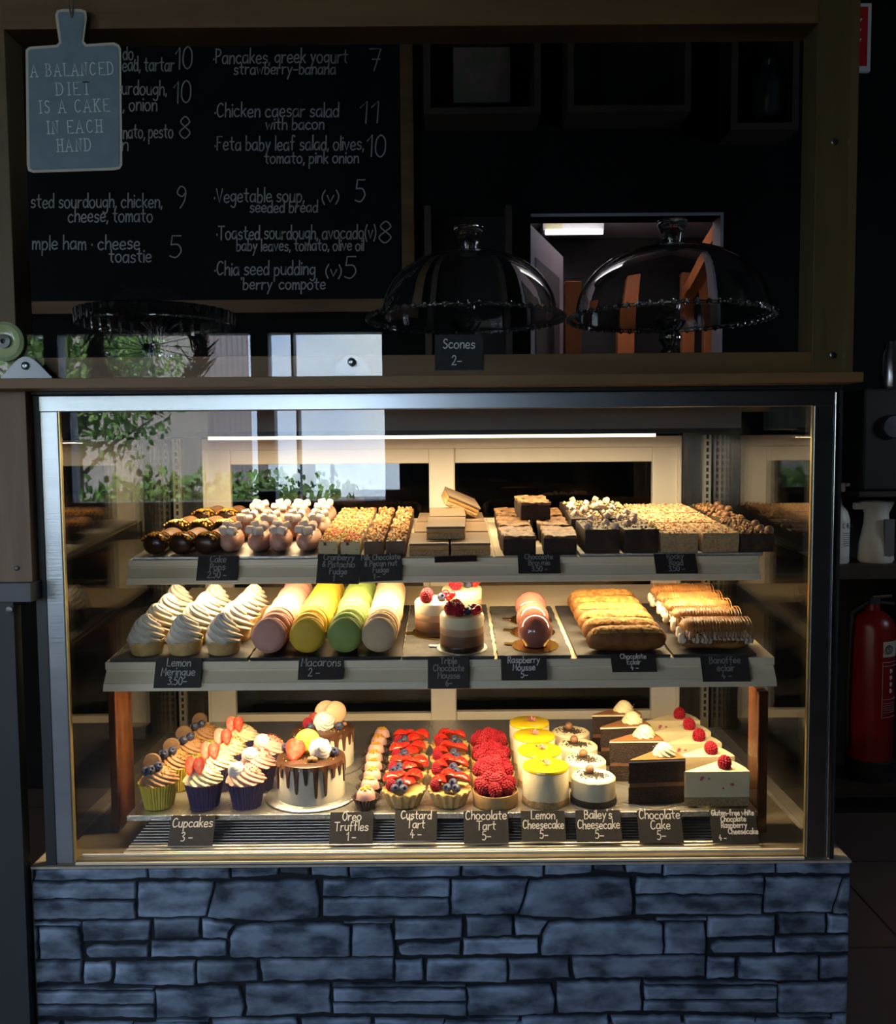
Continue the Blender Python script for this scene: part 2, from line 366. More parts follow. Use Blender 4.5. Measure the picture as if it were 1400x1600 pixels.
wb.box((X0, 2.2, 0), (HX0, 2.3, ZC)).box((HX1, 2.2, 0), (X1, 2.3, ZC)).box((HX0, 2.2, HZ1), (HX1, 2.3, ZC)).box((HX0, 2.2, 0), (HX1, 2.3, HZ0))
struct(wb.build('wall_back', M_wallr))
wx0, wx1, wz0, wz1, wy = WIN
wf = MB()
wf.box((X0, wy - .1, 0), (ADDED_DOOR[0], wy, ZC)).box((ADDED_DOOR[1], wy - .1, 0), (wx0, wy, ZC)).box((ADDED_DOOR[0], wy - .1, 0), (ADDED_DOOR[1], wy, ADDED_DOOR[2])).box((ADDED_DOOR[0], wy - .1, ADDED_DOOR[3]), (ADDED_DOOR[1], wy, ZC)).box((wx1, wy - .1, 0), (X1, wy, ZC)).box((wx0, wy - .1, wz1), (wx1, wy, ZC)).box((wx0, wy - .1, 0), (wx1, wy, wz0))
struct(wf.build('wall_front', M_wall))
# window behind the photographer (seen reflected in the glass)
M_wframe = mat('blue_grey_window_frame', (.10, .12, .16), rough=.4)
wn = struct(thing('window_1', 'x', 'window')); del wn['label'], wn['category']
def rx(px): return (px - PX) * 5.05 / F      # x of a thing on the window line whose mirror image stands at px
wfm = MB(); y0, y1 = wy - .08, wy + .02
for a, b in ((wx0 - .05, wx0), (rx(92), rx(114)), (rx(404), rx(431)), (wx1 - .03, wx1 + .05)): wfm.box((a, y0, wz0), (b, y1, wz1))
wfm.box((rx(465), y0, wz0), (rx(469), y1, wz1))
wfm.box((wx0 - .05, y0, wz1 - .03), (wx1 + .05, y1, wz1 + .04)).box((wx0 - .05, y0, wz0 - .04), (wx1 + .05, y1 + .06, wz0 + .02))
struct(wfm.build('window_frame', M_wframe, wn, .004))
struct(bx('window_pane', (wx0, wy - .05, wz0), (wx1, wy - .044, wz1), G_PANE, wn))
gdr = struct(thing('added_door_1', 'x', 'door')); del gdr['label'], gdr['category']  # added door, out of view, there to let in extra daylight
gm = MB(); gm.box((ADDED_DOOR[0], y0, ADDED_DOOR[2]), (ADDED_DOOR[0] + .08, y1, ADDED_DOOR[3])).box((ADDED_DOOR[1] - .08, y0, ADDED_DOOR[2]), (ADDED_DOOR[1], y1, ADDED_DOOR[3])).box((ADDED_DOOR[0] + .08, y0, ADDED_DOOR[3] - .1), (ADDED_DOOR[1] - .08, y1, ADDED_DOOR[3])).box((ADDED_DOOR[0] + .08, y0, ADDED_DOOR[2]), (ADDED_DOOR[1] - .08, y1, ADDED_DOOR[2] + .15)); struct(gm.build('door_frame', M_wframe, gdr))
struct(bx('added_door_pane', (ADDED_DOOR[0] + .08, wy - .05, ADDED_DOOR[2] + .15), (ADDED_DOOR[1] - .08, wy - .044, ADDED_DOOR[3] - .1), G_PANE, gdr))
# outside: pavement, brick house, tree and hedge
M_brick = bpy.data.materials.new('pink_brick'); M_brick.use_nodes = True
_N = M_brick.node_tree.nodes; _b = _N.new('ShaderNodeTexBrick'); _b.inputs['Scale'].default_value = 4; _b.inputs['Color1'].default_value = (.42, .21, .17, 1); _b.inputs['Color2'].default_value = (.5, .28, .22, 1); _b.inputs['Mortar'].default_value = (.5, .45, .4, 1)
M_brick.node_tree.links.new(_b.outputs[0], _N['Principled BSDF'].inputs['Base Color'])
struct(bx('pavement', (-14, -30, -.2), (10, -3.66, -.1), mat('grey_paving', (.22, .22, .22), (.3, .3, .3), 3, .8)))
bh = thing('brick_house', 'pink brick house across the street, mirrored in the upper glass', 'building', (-5.4, -12, -.1))
bx('wall', (-2.2, -3, 0), (1.75, 0, 6), M_brick, bh)
for i in range(2):
    wq = bx('window', (-1.2 + i * 1.5, -.02, 2.2), (-.5 + i * 1.5, .03, 3.3), mat('white_upvc', (.75, .75, .75), rough=.4), bh)
    bx('pane', (-1.13 + i * 1.5, .03, 2.27), (-.57 + i * 1.5, .035, 3.23), mat('dark_window', (.03, .04, .05), rough=.1), wq)
M_leaf = mat('tree_leaf', (.07, .16, .03), (.17, .30, .07), 3, .6, attr=True)
M_bark = mat('bark', (.06, .045, .03), (.1, .08, .05), 20, .8)
def leaves(name, parent, n, cx, cyy, cz, sx, sy, sz, size, seed):
    rd = random.Random(seed); mb = MB()
    for i in range(n):
        while True:
            q = Vector((rd.uniform(-1, 1), rd.uniform(-1, 1), rd.uniform(-1, 1)))
            if q.length < 1: break
        q = q * (.55 + .45 * rd.random())
        T = TR((cx + q.x * sx, cyy + q.y * sy, cz + q.z * sz), (rd.random()*6, rd.random()*6, rd.random()*6), size * rd.uniform(.6, 1.3))
        g = rd.uniform(.6, 1.3); mb.add([(-.5, -.22, 0), (.1, -.3, .06), (.55, 0, 0), (.1, .3, .06), (-.5, .22, 0)], [(0, 1, 2, 3, 4)], 0, False, (g, g, g), T)
    return mb.build(name, M_leaf, parent)
tr = thing('street_tree', 'leafy street tree outside, mirrored at the left of the upper glass', 'tree', (-4.6, -9.4, -.05))
tb = MB(); tb.tube([(0, 0, 0), (.05, 0, 1.2), (0, 0, 2.0), (-.1, .1, 3.0)], [.09, .08, .06, .03], 10)
for i in range(9):
    a = i * 2.3; tb.tube([(0, 0, 1.1 + i * .17), (.5*math.cos(a), .3*math.sin(a), 1.6 + i * .17), (1.0*math.cos(a), .6*math.sin(a), 1.9 + i * .2)], [.03, .02, .008], 6)
tb.build('trunk', M_bark, tr)
leaves('foliage', tr, 3000, .2, 0, 2.4, 1.45, .9, 1.3, .095, 3)
hd = tag(leaves('garden_hedge', None, 9000, -2.7, -7.6, .5, 2.6, .45, .84, .095, 5), 'clipped green hedge outside, mirrored in the rear glass of the cabinet', 'hedge')
# wheel wreath hanging in the window
ww = thing('wheel_wreath', 'bicycle wheel wrapped in dried grass hanging in the window, mirrored in the glass', 'wreath', (rx(262), wy + .14, 1.97))
g = MB(); rd = random.Random(4); WR = .275
for i in range(900):
    a = rd.random() * 2 * PI; r = WR + rd.gauss(0, .02); p = Vector((r * math.cos(a), rd.gauss(0, .02), r * math.sin(a)))
    d = Vector((-math.sin(a), 0, math.cos(a))) * rd.uniform(.04, .13) + Vector((rd.gauss(0, .03), rd.gauss(0, .015), rd.gauss(0, .018)))
    g.tube([p, p + d * .5 + Vector((0, .004, 0)), p + d], [.005, .005, .002], 4, 0, rd.choice([(1, 1, 1), (.7, .6, .5), (1.2, 1, .8)]))
g.build('dried_grass', mat('dried_grass_straw', (.30, .20, .09), rough=.8, attr=True), ww)
sp = MB(); sp.tube([(WR*math.cos(i*PI/20), 0, WR*math.sin(i*PI/20)) for i in range(41)], .008, 8); sp.build('rim', M_steel, ww)
sp = MB()
for i in range(28): a = i * 2 * PI / 28; sp.tube([(.02*math.cos(a+.5), .02*(-1)**i, .02*math.sin(a+.5)), (WR*math.cos(a), 0, WR*math.sin(a))], .0026, 4)
sp.build('spokes', M_steel, ww)
MB().lathe([(.012, -.04), (.022, -.036), (.022, -.028), (.012, -.026), (.012, .026), (.022, .028), (.022, .036), (.012, .04)], 16, T=TR(rot=(PI/2, 0, 0))).build('hub', M_steel, ww)
MB().tube([(0, 0, WR), (0, -.1, WR + .2), (0, -.13, WR + .4)], .002, 5).build('cord', M_bark, ww)

# ---- rear room: menu board, shelves, hatch to the kitchen
YB = 2.2
bz0 = P(300, 470, YB - .03).z; bx0 = SX(36, YB, 2.4); bx1 = SX(628, YB, 2.4)
mbd = thing('menu_board', 'large black menu board with chalk writing on the rear wall', 'menu board', (0, YB, 0))
bx('panel', (bx0, -.03, bz0), (bx1, -.004, 3.35), mat('blackboard', (.006, .009, .012), (.009, .013, .016), 4, .7, spec=.12), mbd)
fr = MB(); fr.box((bx1, -.045, bz0 - .05), (bx1 + .05, -.004, 3.4)).box((bx0 - .05, -.045, bz0 - .05), (bx1, -.004, bz0)).box((bx0 - .05, -.045, bz0), (bx0, -.004, 3.4)).build('frame', M_wood, mbd)
MENU = [("do,", 192, 211, 92), ("ead, tartar", 191, 272, 109), ("10", 273, 300, 106), ("urdough,", 190, 260, 146), (", onion", 192, 245, 171), ("10", 270, 298, 158),
 ("nato, pesto", 192, 270, 214), ("8", 278, 297, 215), ("n", 190, 200, 233), ("sted sourdough, chicken,", 48, 253, 323), ("cheese, tomato", 106, 238, 345), ("9", 273, 290, 323),
 ("mple ham * cheese", 50, 218, 388), ("toastie", 170, 236, 408), ("5", 263, 283, 399),
 ("granary yogurt,", 355, 490, 57), ("*Pancakes, greek yogurt", 333, 543, 97), ("strawberry-banana", 365, 524, 114), ("7", 575, 594, 108),
 ("*Chicken caesar salad", 335, 529, 181), ("with bacon", 415, 506, 200), ("11", 560, 590, 190), ("*Feta baby leaf salad, olives,", 335, 568, 233), ("tomato, pink onion", 413, 560, 253), ("10", 572, 602, 243),
 ("*Vegetable soup,", 334, 475, 314), ("(v)", 502, 529, 314), ("5", 553, 570, 314), ("seeded bread", 390, 496, 330), ("*Toasted sourdough, avocado(v)", 338, 587, 372), ("8", 589, 611, 378),
 ("baby leaves, tomato, olive oil", 369, 568, 390), ("*Chia seed pudding", 335, 492, 428), ("(v)", 508, 533, 430), ("5", 536, 556, 433), ("'berry' compote", 376, 508, 450)]
M_menu = mat('menu_chalk', (.56, .58, .60), rough=.9)
rdm = random.Random(2)
for t, xa, xb, yb in MENU:
    ya = YB - .031; p0 = P(xa, yb + 2, ya); p1 = P(xb, yb, ya); W = p1.x - p0.x
    big = t.strip('*').isdigit(); s = (.050 if big else .031 if t[0] == '*' or xa < 300 else .026)
    mb = MB(); write(mb, t, 0, 0, s, .0027, 0, W / (twidth(t) * s), slant=.05, rd=rdm)
    mb.build('menu_line', M_menu, mbd, loc=(p0.x, -.0312, p0.z), rot=(PI/2, math.radians(.2), 0))
# dark wooden box shelves on the rear wall
M_dimwood = mat('dim_shelf_wood', (.055, .042, .026), (.08, .06, .04), 16, .6)
def niche(xa, ya, xb, yb, label):
    p0 = P(xa, yb, YB - .18); p1 = P(xb, ya, YB - .18); t = .025
    o = thing('box_shelf', label, 'shelf', ((p0.x + p1.x)/2, YB, p0.z), group='wooden box shelves on the rear wall')
    hw, h = (p1.x - p0.x)/2, p1.z - p0.z
    bx('side_panel', (-hw, -.18, 0), (-hw + t, -.002, h), M_dimwood, o); bx('side_panel', (hw - t, -.18, 0), (hw, -.002, h), M_dimwood, o)
    bx('bottom_board', (-hw, -.18, -t), (hw, -.002, 0), M_dimwood, o); bx('back_board', (-hw, -.01, 0), (hw, -.002, h), M_dark, o)
    return o
niche(662, -60, 845, 168, 'box shelf with a small picture in it, right of the menu board'); niche(887, -60, 1082, 165, 'empty box shelf in the middle above the kitchen hatch'); niche(1142, -60, 1252, 192, 'narrow box shelf at the right with a faint vase')
niche(665, 320, 800, 560, 'low box shelf behind the left cake dome')
pc = thing('picture_card', 'small greenish pink picture standing on the dark box shelf', 'picture', P(753, 162, YB - .12))
bx('backing', (-.115, 0, 0), (.115, .012, .215), M_dark, pc)
bx('print', (-.11, -.003, .004), (.11, 0, .211), mat('leafy_print', (.10, .13, .075), (.20, .13, .12), 9, .5, lo=.45, hi=.55), pc)
hk = tag(MB().lathe([(.001, 0), (.035, .005), (.05, .03), (.05, .045), (.001, .05)], 16).build('straw_pendant', mat('straw_wood', (.2, .11, .04), (.3, .17, .06), 30, .6), loc=P(780, 72, YB - .1)), 'small straw coloured pendant at the top of the box shelf', 'ornament')
vz = tag(MB().lathe([(.05, 0), (.062, .02), (.065, .12), (.05, .17), (.03, .2), (.035, .22)], 24).build('teal_vase', mat('dark_teal_glaze', (.03, .06, .06), rough=.3), loc=P(1203, 187, YB - .09)), 'dark teal vase on the narrow box shelf', 'vase')
# kitchen beyond the hatch
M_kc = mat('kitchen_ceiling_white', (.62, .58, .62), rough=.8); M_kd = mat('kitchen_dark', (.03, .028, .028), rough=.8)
M_or = mat('orange_varnished_pine', (.55, .17, .05), (.68, .24, .08), 14, .35, 0, 0, None, (1, 1, .1))
KY = 3.6; KZ = P(950, 372, KY).z
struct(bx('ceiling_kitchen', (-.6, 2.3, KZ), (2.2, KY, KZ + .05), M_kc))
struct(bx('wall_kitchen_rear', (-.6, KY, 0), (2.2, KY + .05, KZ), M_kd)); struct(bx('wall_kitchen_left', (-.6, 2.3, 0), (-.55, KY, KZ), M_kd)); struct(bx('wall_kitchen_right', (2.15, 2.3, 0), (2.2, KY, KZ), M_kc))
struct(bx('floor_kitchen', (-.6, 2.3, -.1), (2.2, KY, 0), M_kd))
tn = MB(); tn.box((HX0 - .0, 2.195, HZ1), (HX1, 2.305, HZ1 + .012)).box((HX1 - .012, 2.195, HZ0), (HX1, 2.305, HZ1))
struct(tn.build('trim_1', mat('pale_hatch_edge', (.45, .43, .45), rough=.6)))
fl = thing('fluorescent_fitting', 'white fluorescent light fitting on the kitchen ceiling, with a sticker', 'ceiling light', (0, 0, 0))
a = P(846, 372, 3.3); b = P(940, 372, 3.3)
bx('housing', (a.x, 3.22, KZ - .045), (b.x, 3.36, KZ), mat('white_enamel', (.8, .8, .8), rough=.4), fl, .004)
MB().tube([(a.x + .01, 3.2, KZ - .062), (b.x - .01, 3.2, KZ - .062)], .013, 12).build('tube', mat('fluorescent_tube', (.9, .9, .9), rough=.3, emit=((.95, .93, 1), 3)), fl)
bx('sticker', (a.x + .01, 3.2185, KZ - .04), (a.x + .1, 3.22, KZ - .01), mat('sticker_paper', (.75, .7, .4), rough=.6), fl)
area('kitchen_lamp', ((a.x + b.x)/2 + .1, 2.75, KZ - .08), (PI, 0, 0), .5, .1, 7, (1, .9, .95))
kd = thing('kitchen_door', 'grey panelled door standing open at the left of the hatch', 'door', (HX0 + .01, 2.32, 1.2))
p1 = P(880, 405, 2.95); ang = math.atan2(p1.y - 2.32, p1.x - HX0 - .01); Ld = math.hypot(p1.y - 2.32, p1.x - HX0 - .01)
kz = P(829, 343, 2.32).z - 1.2
bx('leaf', (0, 0, -1.19), (Ld, .03, kz - .02), mat('grey_door_paint', (.36, .34, .36), rough=.5), kd); bx('panel', (.08, -.004, -.8), (Ld - .1, 0, kz - .14), M_kd, kd)
kd.rotation_euler = (0, 0, ang)
def post(name, xa, xb, yt, Y, label, lean=0, zb=1.25):
    q = P((xa + xb)/2, yt, Y); hw = (xb - xa) * (Y + 1.5) / F / 2
    o = tag(bx(name, (-hw, -.03, zb - q.z), (hw, .03, 0), M_or, None, .003), label, 'timber', 'orange pine timbers in the kitchen'); o.location = q; o.rotation_euler = (0, lean, 0); return o
post('pine_post', 882, 907, 441, 2.7, 'wide orange pine post beside the grey kitchen door', zb=.0)
post('pine_post', 964, 990, 400, 3.3, 'orange pine post seen below the right cake plate', zb=.0)
post('pine_post', 1066, 1084, 400, 3.3, 'orange pine post behind the right cake dome', zb=.0)
post('pine_post', 1100, 1128, 400, 3.3, 'orange pine post at the right edge of the hatch', zb=.0)
q0, q1 = P(1075, 440, 3.2), P(1132, 352, 2.5)
q1 = q0 + (q1 - q0) * 1.3
tag(MB().tube([q0, q1], .045, 4).build('pine_rafter', M_or), 'slanting orange pine beam at the top right of the hatch', 'timber', 'orange pine timbers in the kitchen')
# right side: storage rack with bottles and extinguisher, fire sign
M_rk = mat('rack_board', (.035, .026, .018), (.05, .036, .024), 20, .6)
RY0 = 1.85; RXa, RXb = .95, 2.3
zs1 = P(1360, 878, RY0 + .12).z; zs2 = P(1360, 1212, RY0 + .12).z
rk = thing('storage_rack', 'dark wooden rack behind the cabinet holding bottles and the extinguisher', 'shelf', (0, 0, 0))
bx('shelf_board', (RXa, RY0, zs1 - .05), (RXb, 2.19, zs1), M_rk, rk); bx('shelf_board', (RXa, RY0, zs2 - .04), (RXb, 2.19, zs2), M_rk, rk)
bx('kick_board', (RXa, RY0 + .03, 0), (RXb, RY0 + .06, zs2 - .04), M_dark, rk); bx('side_panel', (RXa - .03, RY0, 0), (RXa, 2.19, zs1 + .5), M_dark, rk); bx('side_panel', (RXb, RY0, 0), (RXb + .03, 2.19, zs1 + .5), M_dark, rk); bx('back_panel', (RXa, 2.17, 0), (RXb, 2.19, zs1 + .5), M_dark, rk)
M_wp = mat('white_plastic', (.80, .78, .72), rough=.4)
bt = thing('spray_bottle', 'white cleaning bottle with a printed label, half hidden by the cabinet corner', 'bottle', (SX(1305, RY0 + .1, 1), RY0 + .1, zs1 + .0006))
MB().lathe([(.045, 0), (.05, .006), (.05, .17), (.042, .2), (.022, .225), (.02, .25)], 28).build('body', M_wp, bt)
MB().lathe([(.022, .25), (.022, .275)], 20).build('collar', mat('navy_plastic', (.02, .03, .08), rough=.4), bt)
hb = MB(); hb.box((-.012, -.015, .275), (.03, .015, .31)).box((.02, -.008, .295), (.05, .008, .308)).build('spray_head', M_wp, bt, .004)
lm = MB(); M_ink = mat('label_ink', (.03, .03, .035), rough=.6); M_lab = mat('label_paper', (.75, .75, .74), rough=.6)
lp = [(.0506 * math.sin(t), -.0506 * math.cos(t)) for t in [i * .12 - .95 for i in range(17)]]
v = [(x, y, .03) for x, y in lp] + [(x, y, .165) for x, y in lp]
lb = MB().add(v, [(i, i + 1, 18 + i, 17 + i) for i in range(16)]).build('label', M_lab, bt)
ink = MB(); write(ink, "CHEM", 0, 0, .010, .0012, 0); ink.build('lettering', M_ink, lb, loc=(.006, -.0515, .138), rot=(PI/2, 0, .35))
ink = MB()
for i in range(7): ribbon(ink, [Vector((0, -.008 * i, 0)), Vector((.03, -.008 * i, 0))], .0010)
ink.build('lettering', M_ink, lb, loc=(.008, -.0517, .118), rot=(PI/2, 0, .35))
jg = thing('plastic_jug', 'white plastic jug with a grey side label on the rack', 'jug', (SX(1368, RY0 + .12, 1), RY0 + .12, zs1 + .0006))
MB().lathe([(.06, 0), (.066, .01), (.062, .07), (.046, .15), (.044, .19), (.06, .225), (.062, .235), (.056, .235), (.042, .2)], 32, caps=False).build('body', M_wp, jg)
bx('spout', (-.09, -.014, .205), (-.045, .014, .232), M_wp, jg, .006); bx('label', (.004, -.066, .03), (.04, -.05, .17), mat('grey_label', (.16, .16, .17), rough=.6), jg)
fx = thing('fire_extinguisher', 'red fire extinguisher standing on the lower rack board', 'fire extinguisher', (SX(1361, RY0 + .12, .5), RY0 + .12, zs2 + .0006))
M_fr = mat('extinguisher_red', (.22, .012, .008), rough=.3)
hh = P(1361, 955, RY0 + .12).z - zs2
MB().lathe([(.088, .0), (.09, .01), (.09, .075), (.084, .08)], 36).build('base_ring', M_dark, fx)
MB().lathe([(.083, .07), (.083, hh - .06), (.075, hh - .03), (.05, hh - .005), (.028, hh + .005), (.026, hh + .03)], 36).build('body', M_fr, fx)
v = MB(); v.box((-.02, -.02, hh + .03), (.02, .02, hh + .055)).tube([(0, 0, hh + .055), (.06, -.03, hh + .065)], .008, 8).tube([(-.02, 0, hh + .04), (.07, -.03, hh + .035)], .007, 8).build('valve', M_steel, fx)
v = MB(); v.tube([(-.02, -.01, hh + .04), (-.09, -.02, hh), (-.1, -.02, .3), (-.095, -.02, .12)], .01, 8).build('hose', M_dark, fx)
def cyl_label(r, t0, t1, z0, z1, name, m, par):
    n = 10; q = [(r*math.sin(t0+(t1-t0)*i/n), -r*math.cos(t0+(t1-t0)*i/n)) for i in range(n+1)]
    return MB().add([(x, y, z0) for x, y in q] + [(x, y, z1) for x, y in q], [(i, i+1, n+2+i, n+1+i) for i in range(n)]).build(name, m, par)
l1 = cyl_label(.0838, .05, 1.2, hh - .165, hh - .105, 'class_label', mat('cream_label', (.55, .5, .38), rough=.6), fx)
ink = MB(); ink.tube([(.016*math.cos(i*PI/8), .016*math.sin(i*PI/8), 0) for i in range(17)], .0018, 4); write(ink, "5", -.005, -.01, .011, .0016, 0)
ink.build('lettering', M_ink, l1, loc=(.028, -.0825, hh - .135), rot=(PI/2, 0, .33))
l2 = MB(); 
for k in range(2): pass
ol = MB()
for z in (hh - .40, hh - .33, hh - .20, hh - .185): ol.tube([(.0842*math.sin(.05+i*.1), -.0842*math.cos(.05+i*.1), z) for i in range(11)], .0009, 4)
ol.tube([(.0842*math.sin(.05), -.0842*math.cos(.05), hh - .40), (.0842*math.sin(.05), -.0842*math.cos(.05), hh - .185)], .0009, 4)
for k in range(5): ol.tube([(.0842*math.sin(.1+i*.1), -.0842*math.cos(.1+i*.1), hh - .345 - .009*k) for i in range(9)], .0007, 4)
for k in range(4): ol.sphere((.0838*math.sin(.5), -.0838*math.cos(.5), hh - .22 - .026*k), .008, 0, 1, None, None, (1, .15, 1.2))
ol.build('instruction_print', mat('print_white', (.5, .5, .48), rough=.7), fx)
sg = thing('fire_sign', 'red fire equipment sign with white flames on the rear wall, cut by the wooden post', 'sign')
pa, pb_ = P(1288, 112, YB - .02), P(1362, 5, YB - .02)
bx('board', (pa.x, YB - .02, pa.z), (pb_.x, YB - .002, pb_.z), mat('sign_white', (.85, .85, .86), rough=.5), sg)
bx('panel', (pa.x + .014, YB - .022, pa.z + .02), (pb_.x - .014, YB - .02, pb_.z - .014), mat('sign_red', (.62, .02, .02), rough=.5), sg)
fm = MB()
for x0, z0, s in ((1327, 97, 1.0), (1328, 80, .95), (1330, 62, .9)):
    c = P(x0, z0, YB - .023); pts = [(c.x + .055*s*math.sin(.25*i)*1.2, c.y, c.z + .012*i*s - .002*i*i*.0) for i in range(9)]
    fm.tube([(c.x + .004*i*s + .012*math.sin(i*.8), c.y, c.z + .010*i*s) for i in range(10)], [.002 + .011*math.sin(PI*i/9)*s for i in range(10)], 6, T=TR((0, c.y*.9, 0), sc=(1, .1, 1)))
fm.build('flame_mark', MATS['sign_white'], sg)
# raised end of the rack carrying a coffee machine and a flask
mxa = SX(1343, RY0, 1.3); zm = P(1370, 768, RY0).z; zt2 = P(1390, 606, RY0).z
bx('machine_board', (mxa, RY0, zm - .02), (RXb, 2.17, zm), M_rk, rk); bx('machine_bracket', (mxa, 2.13, zs1), (mxa + .02, 2.17, zm - .02), M_dark, rk)
mc = thing('coffee_machine', 'black coffee machine on the rack with a round steel dial', 'machine', (mxa, RY0 + .02, zm + .0006))
bx('body', (.02, 0, 0), (.5, .28, zt2 - zm), M_dark, mc, .01)
dp_ = P(1394, 667, RY0 + .02)
MB().lathe([(.045, 0), (.045, .016), (.040, .022), (.001, .023)], 32, T=TR((dp_.x - mxa, 0, dp_.z - zm), (PI/2, 0, 0))).build('dial', mat('mirror_steel', (.6, .6, .66), rough=.25, metal=1), mc)
tp = thing('steel_flask', 'shiny steel flask standing on the black coffee machine', 'flask', (SX(1392, RY0 + .1, 1.6), RY0 + .1, zt2 + .0012))
MB().lathe([(.04, 0), (.043, .01), (.043, .13), (.028, .16), (.025, .18)], 28).build('body', MATS['mirror_steel'], tp)

# ================================================================== stone base with printed wall covering
BX0, BX1, BZ = -.7264, .6818, .6985
M_stone = mat('slate_print', (.045, .068, .105), (.31, .41, .56), 34, .75, 0, .9, 50, (.5, 1, 1), attr=True, lo=.36, hi=.64)
M_joint = mat('stone_joint', (.012, .016, .022), rough=.9)
sb = thing('stone_base', 'cabinet base covered with grey blue dry stone walling', 'base', (0, 0, 0))
ST = [[(330,22),(672,22),(672,78),(330,72)],[(676,22),(875,22),(875,60),(740,75),(676,72)],[(880,24),(1005,24),(1008,66),(960,58),(880,50)],[(1012,22),(1162,22),(1162,72),(1012,66)],[(1168,22),(1636,22),(1638,70),(1500,76),(1168,78)],
 [(1055,84),(1590,84),(1590,158),(1055,152)],[(1055,162),(1300,158),(1585,166),(1585,242),(1052,238)],[(285,88),(608,88),(565,235),(280,235)],[(612,95),(700,86),(900,80),(1030,84),(1045,160),(1040,240),(860,255),(568,238)],
 [(1142,252),(1352,252),(1352,266),(1142,264)],[(1175,272),(1340,272),(1355,335),(1352,405),(1175,405)],[(45,250),(330,246),(330,330),(45,334)],[(345,240),(540,238),(540,322),(345,325)],[(548,242),(690,262),(660,300),(655,325),(548,322)],
 [(690,272),(740,262),(1130,262),(1168,275),(1170,405),(658,405),(662,320)],[(60,362),(90,348),(322,348),(322,402),(70,402),(58,385)],[(332,335),(648,332),(650,400),(330,402)],
 [(45,420),(160,418),(166,465),(162,505),(45,512)],[(180,418),(515,416),(515,520),(172,512)],[(520,418),(775,416),(780,500),(520,512)],[(785,412),(1350,410),(1352,500),(795,505)],
 [(1090,515),(1400,517),(1655,526),(1655,536),(1400,532),(1090,530)],[(1092,537),(1655,545),(1655,598),(1095,594)],[(1090,600),(1655,606),(1655,658),(1090,640)],[(345,535),(700,522),(718,585),(712,655),(348,655)],[(722,516),(1080,514),(1085,640),(725,652)],
 [(345,660),(568,658),(568,671),(345,671)],[(578,662),(940,658),(945,745),(570,745)],[(955,660),(1250,662),(1250,745),(955,745)],[(1262,664),(1560,672),(1560,745),(1262,745)],[(252,676),(560,678),(560,745),(252,745)]]
m0, m1 = P(620, 1470, 0).x, P(1107, 1470, 0).x; PER = m1 - m0
zt, zb_ = P(860, 1346, 0).z, P(860, 1600, 0).z
def su(u, v, k, kk): return (m0 + (u - 52) / 1311 * PER + k * PER, zt - (v - 20) / 680 * (zt - zb_) - kk * .285)
stn = MB(); rds = random.Random(11)
TINT = [rds.uniform(.7, 1.15) for _ in ST]; TINT[2] = .3; TINT[12] = .55; TINT[8] = .72; TINT[19] = .62; TINT[25] = .72; TINT[14] = .85
for kk in range(3):
    for k in range(-4, 2):
        for si, poly in enumerate(ST):
            pts = []
            for (ua, va), (ub, vb) in zip(poly, poly[1:] + poly[:1]):
                n = max(1, int(math.hypot(ub-ua, vb-va) / 28))
                for i in range(n):
                    t = i / n; pts.append(su(ua+(ub-ua)*t, va+(vb-va)*t, k, kk))
            if max(p[0] for p in pts) < BX0 or min(p[0] for p in pts) > BX1 or min(p[1] for p in pts) < .03: continue
            wob = lambda p, a: Vector((p[0], 0, p[1])) + Vector((noise.noise((p[0]*60, p[1]*60, 3)), 0, noise.noise((p[0]*60, p[1]*60, 9)))) * a
            pts = [wob(p, .0032) for p in pts]
            pts = [Vector((min(BX1 - .0005, max(BX0 + .0005, p.x)), 0, min(BZ - .004, p.z))) for p in pts]
            cx = (max(p.x for p in pts) + min(p.x for p in pts))/2; cz = (max(p.z for p in pts) + min(p.z for p in pts))/2
            hx = max(.004, (max(p.x for p in pts) - min(p.x for p in pts))/2); hz = max(.003, (max(p.z for p in pts) - min(p.z for p in pts))/2)
            if hx < .003: continue
            def ins(p, d, y):
                fx_ = max(.2, 1 - d/hx); fz = max(.2, 1 - d/hz); return (cx + (p.x-cx)*fx_, y, cz + (p.z-cz)*fz)
            n = len(pts); dep = .0055 + rds.random() * .003
            V = [ins(p, .0004, .002) for p in pts] + [ins(p, .0012, -dep*.6) for p in pts] + [ins(p, .0042, -dep) for p in pts] + [ins(p, .5*hz, -dep - .0012*noise.noise(Vector((p.x*30, p.z*30, si)))) for p in pts]
            Fa = []
            for j in range(3):
                for i in range(n): i2 = (i+1) % n; Fa.append((j*n+i, j*n+i2, (j+1)*n+i2, (j+1)*n+i))
            Fa.append(tuple(3*n+i for i in range(n)))
            tv = TINT[si]; stn.add(V, Fa, 0, True, [(tv*q, tv*q, tv*q) for q in (.35, .9, 1.35, 1.0) for _ in range(n)])
stn.build('stone_print', M_stone, sb, sharp=60)
bx('panel', (BX0, 0, 0), (BX1, .74, BZ - .005), M_joint, sb)
bx('top_ledge', (BX0, -.006, BZ - .005), (BX1, .74, BZ - .001), mat('ledge_stone_print', (.42, .37, .29), (.60, .53, .42), 30, .6), sb)
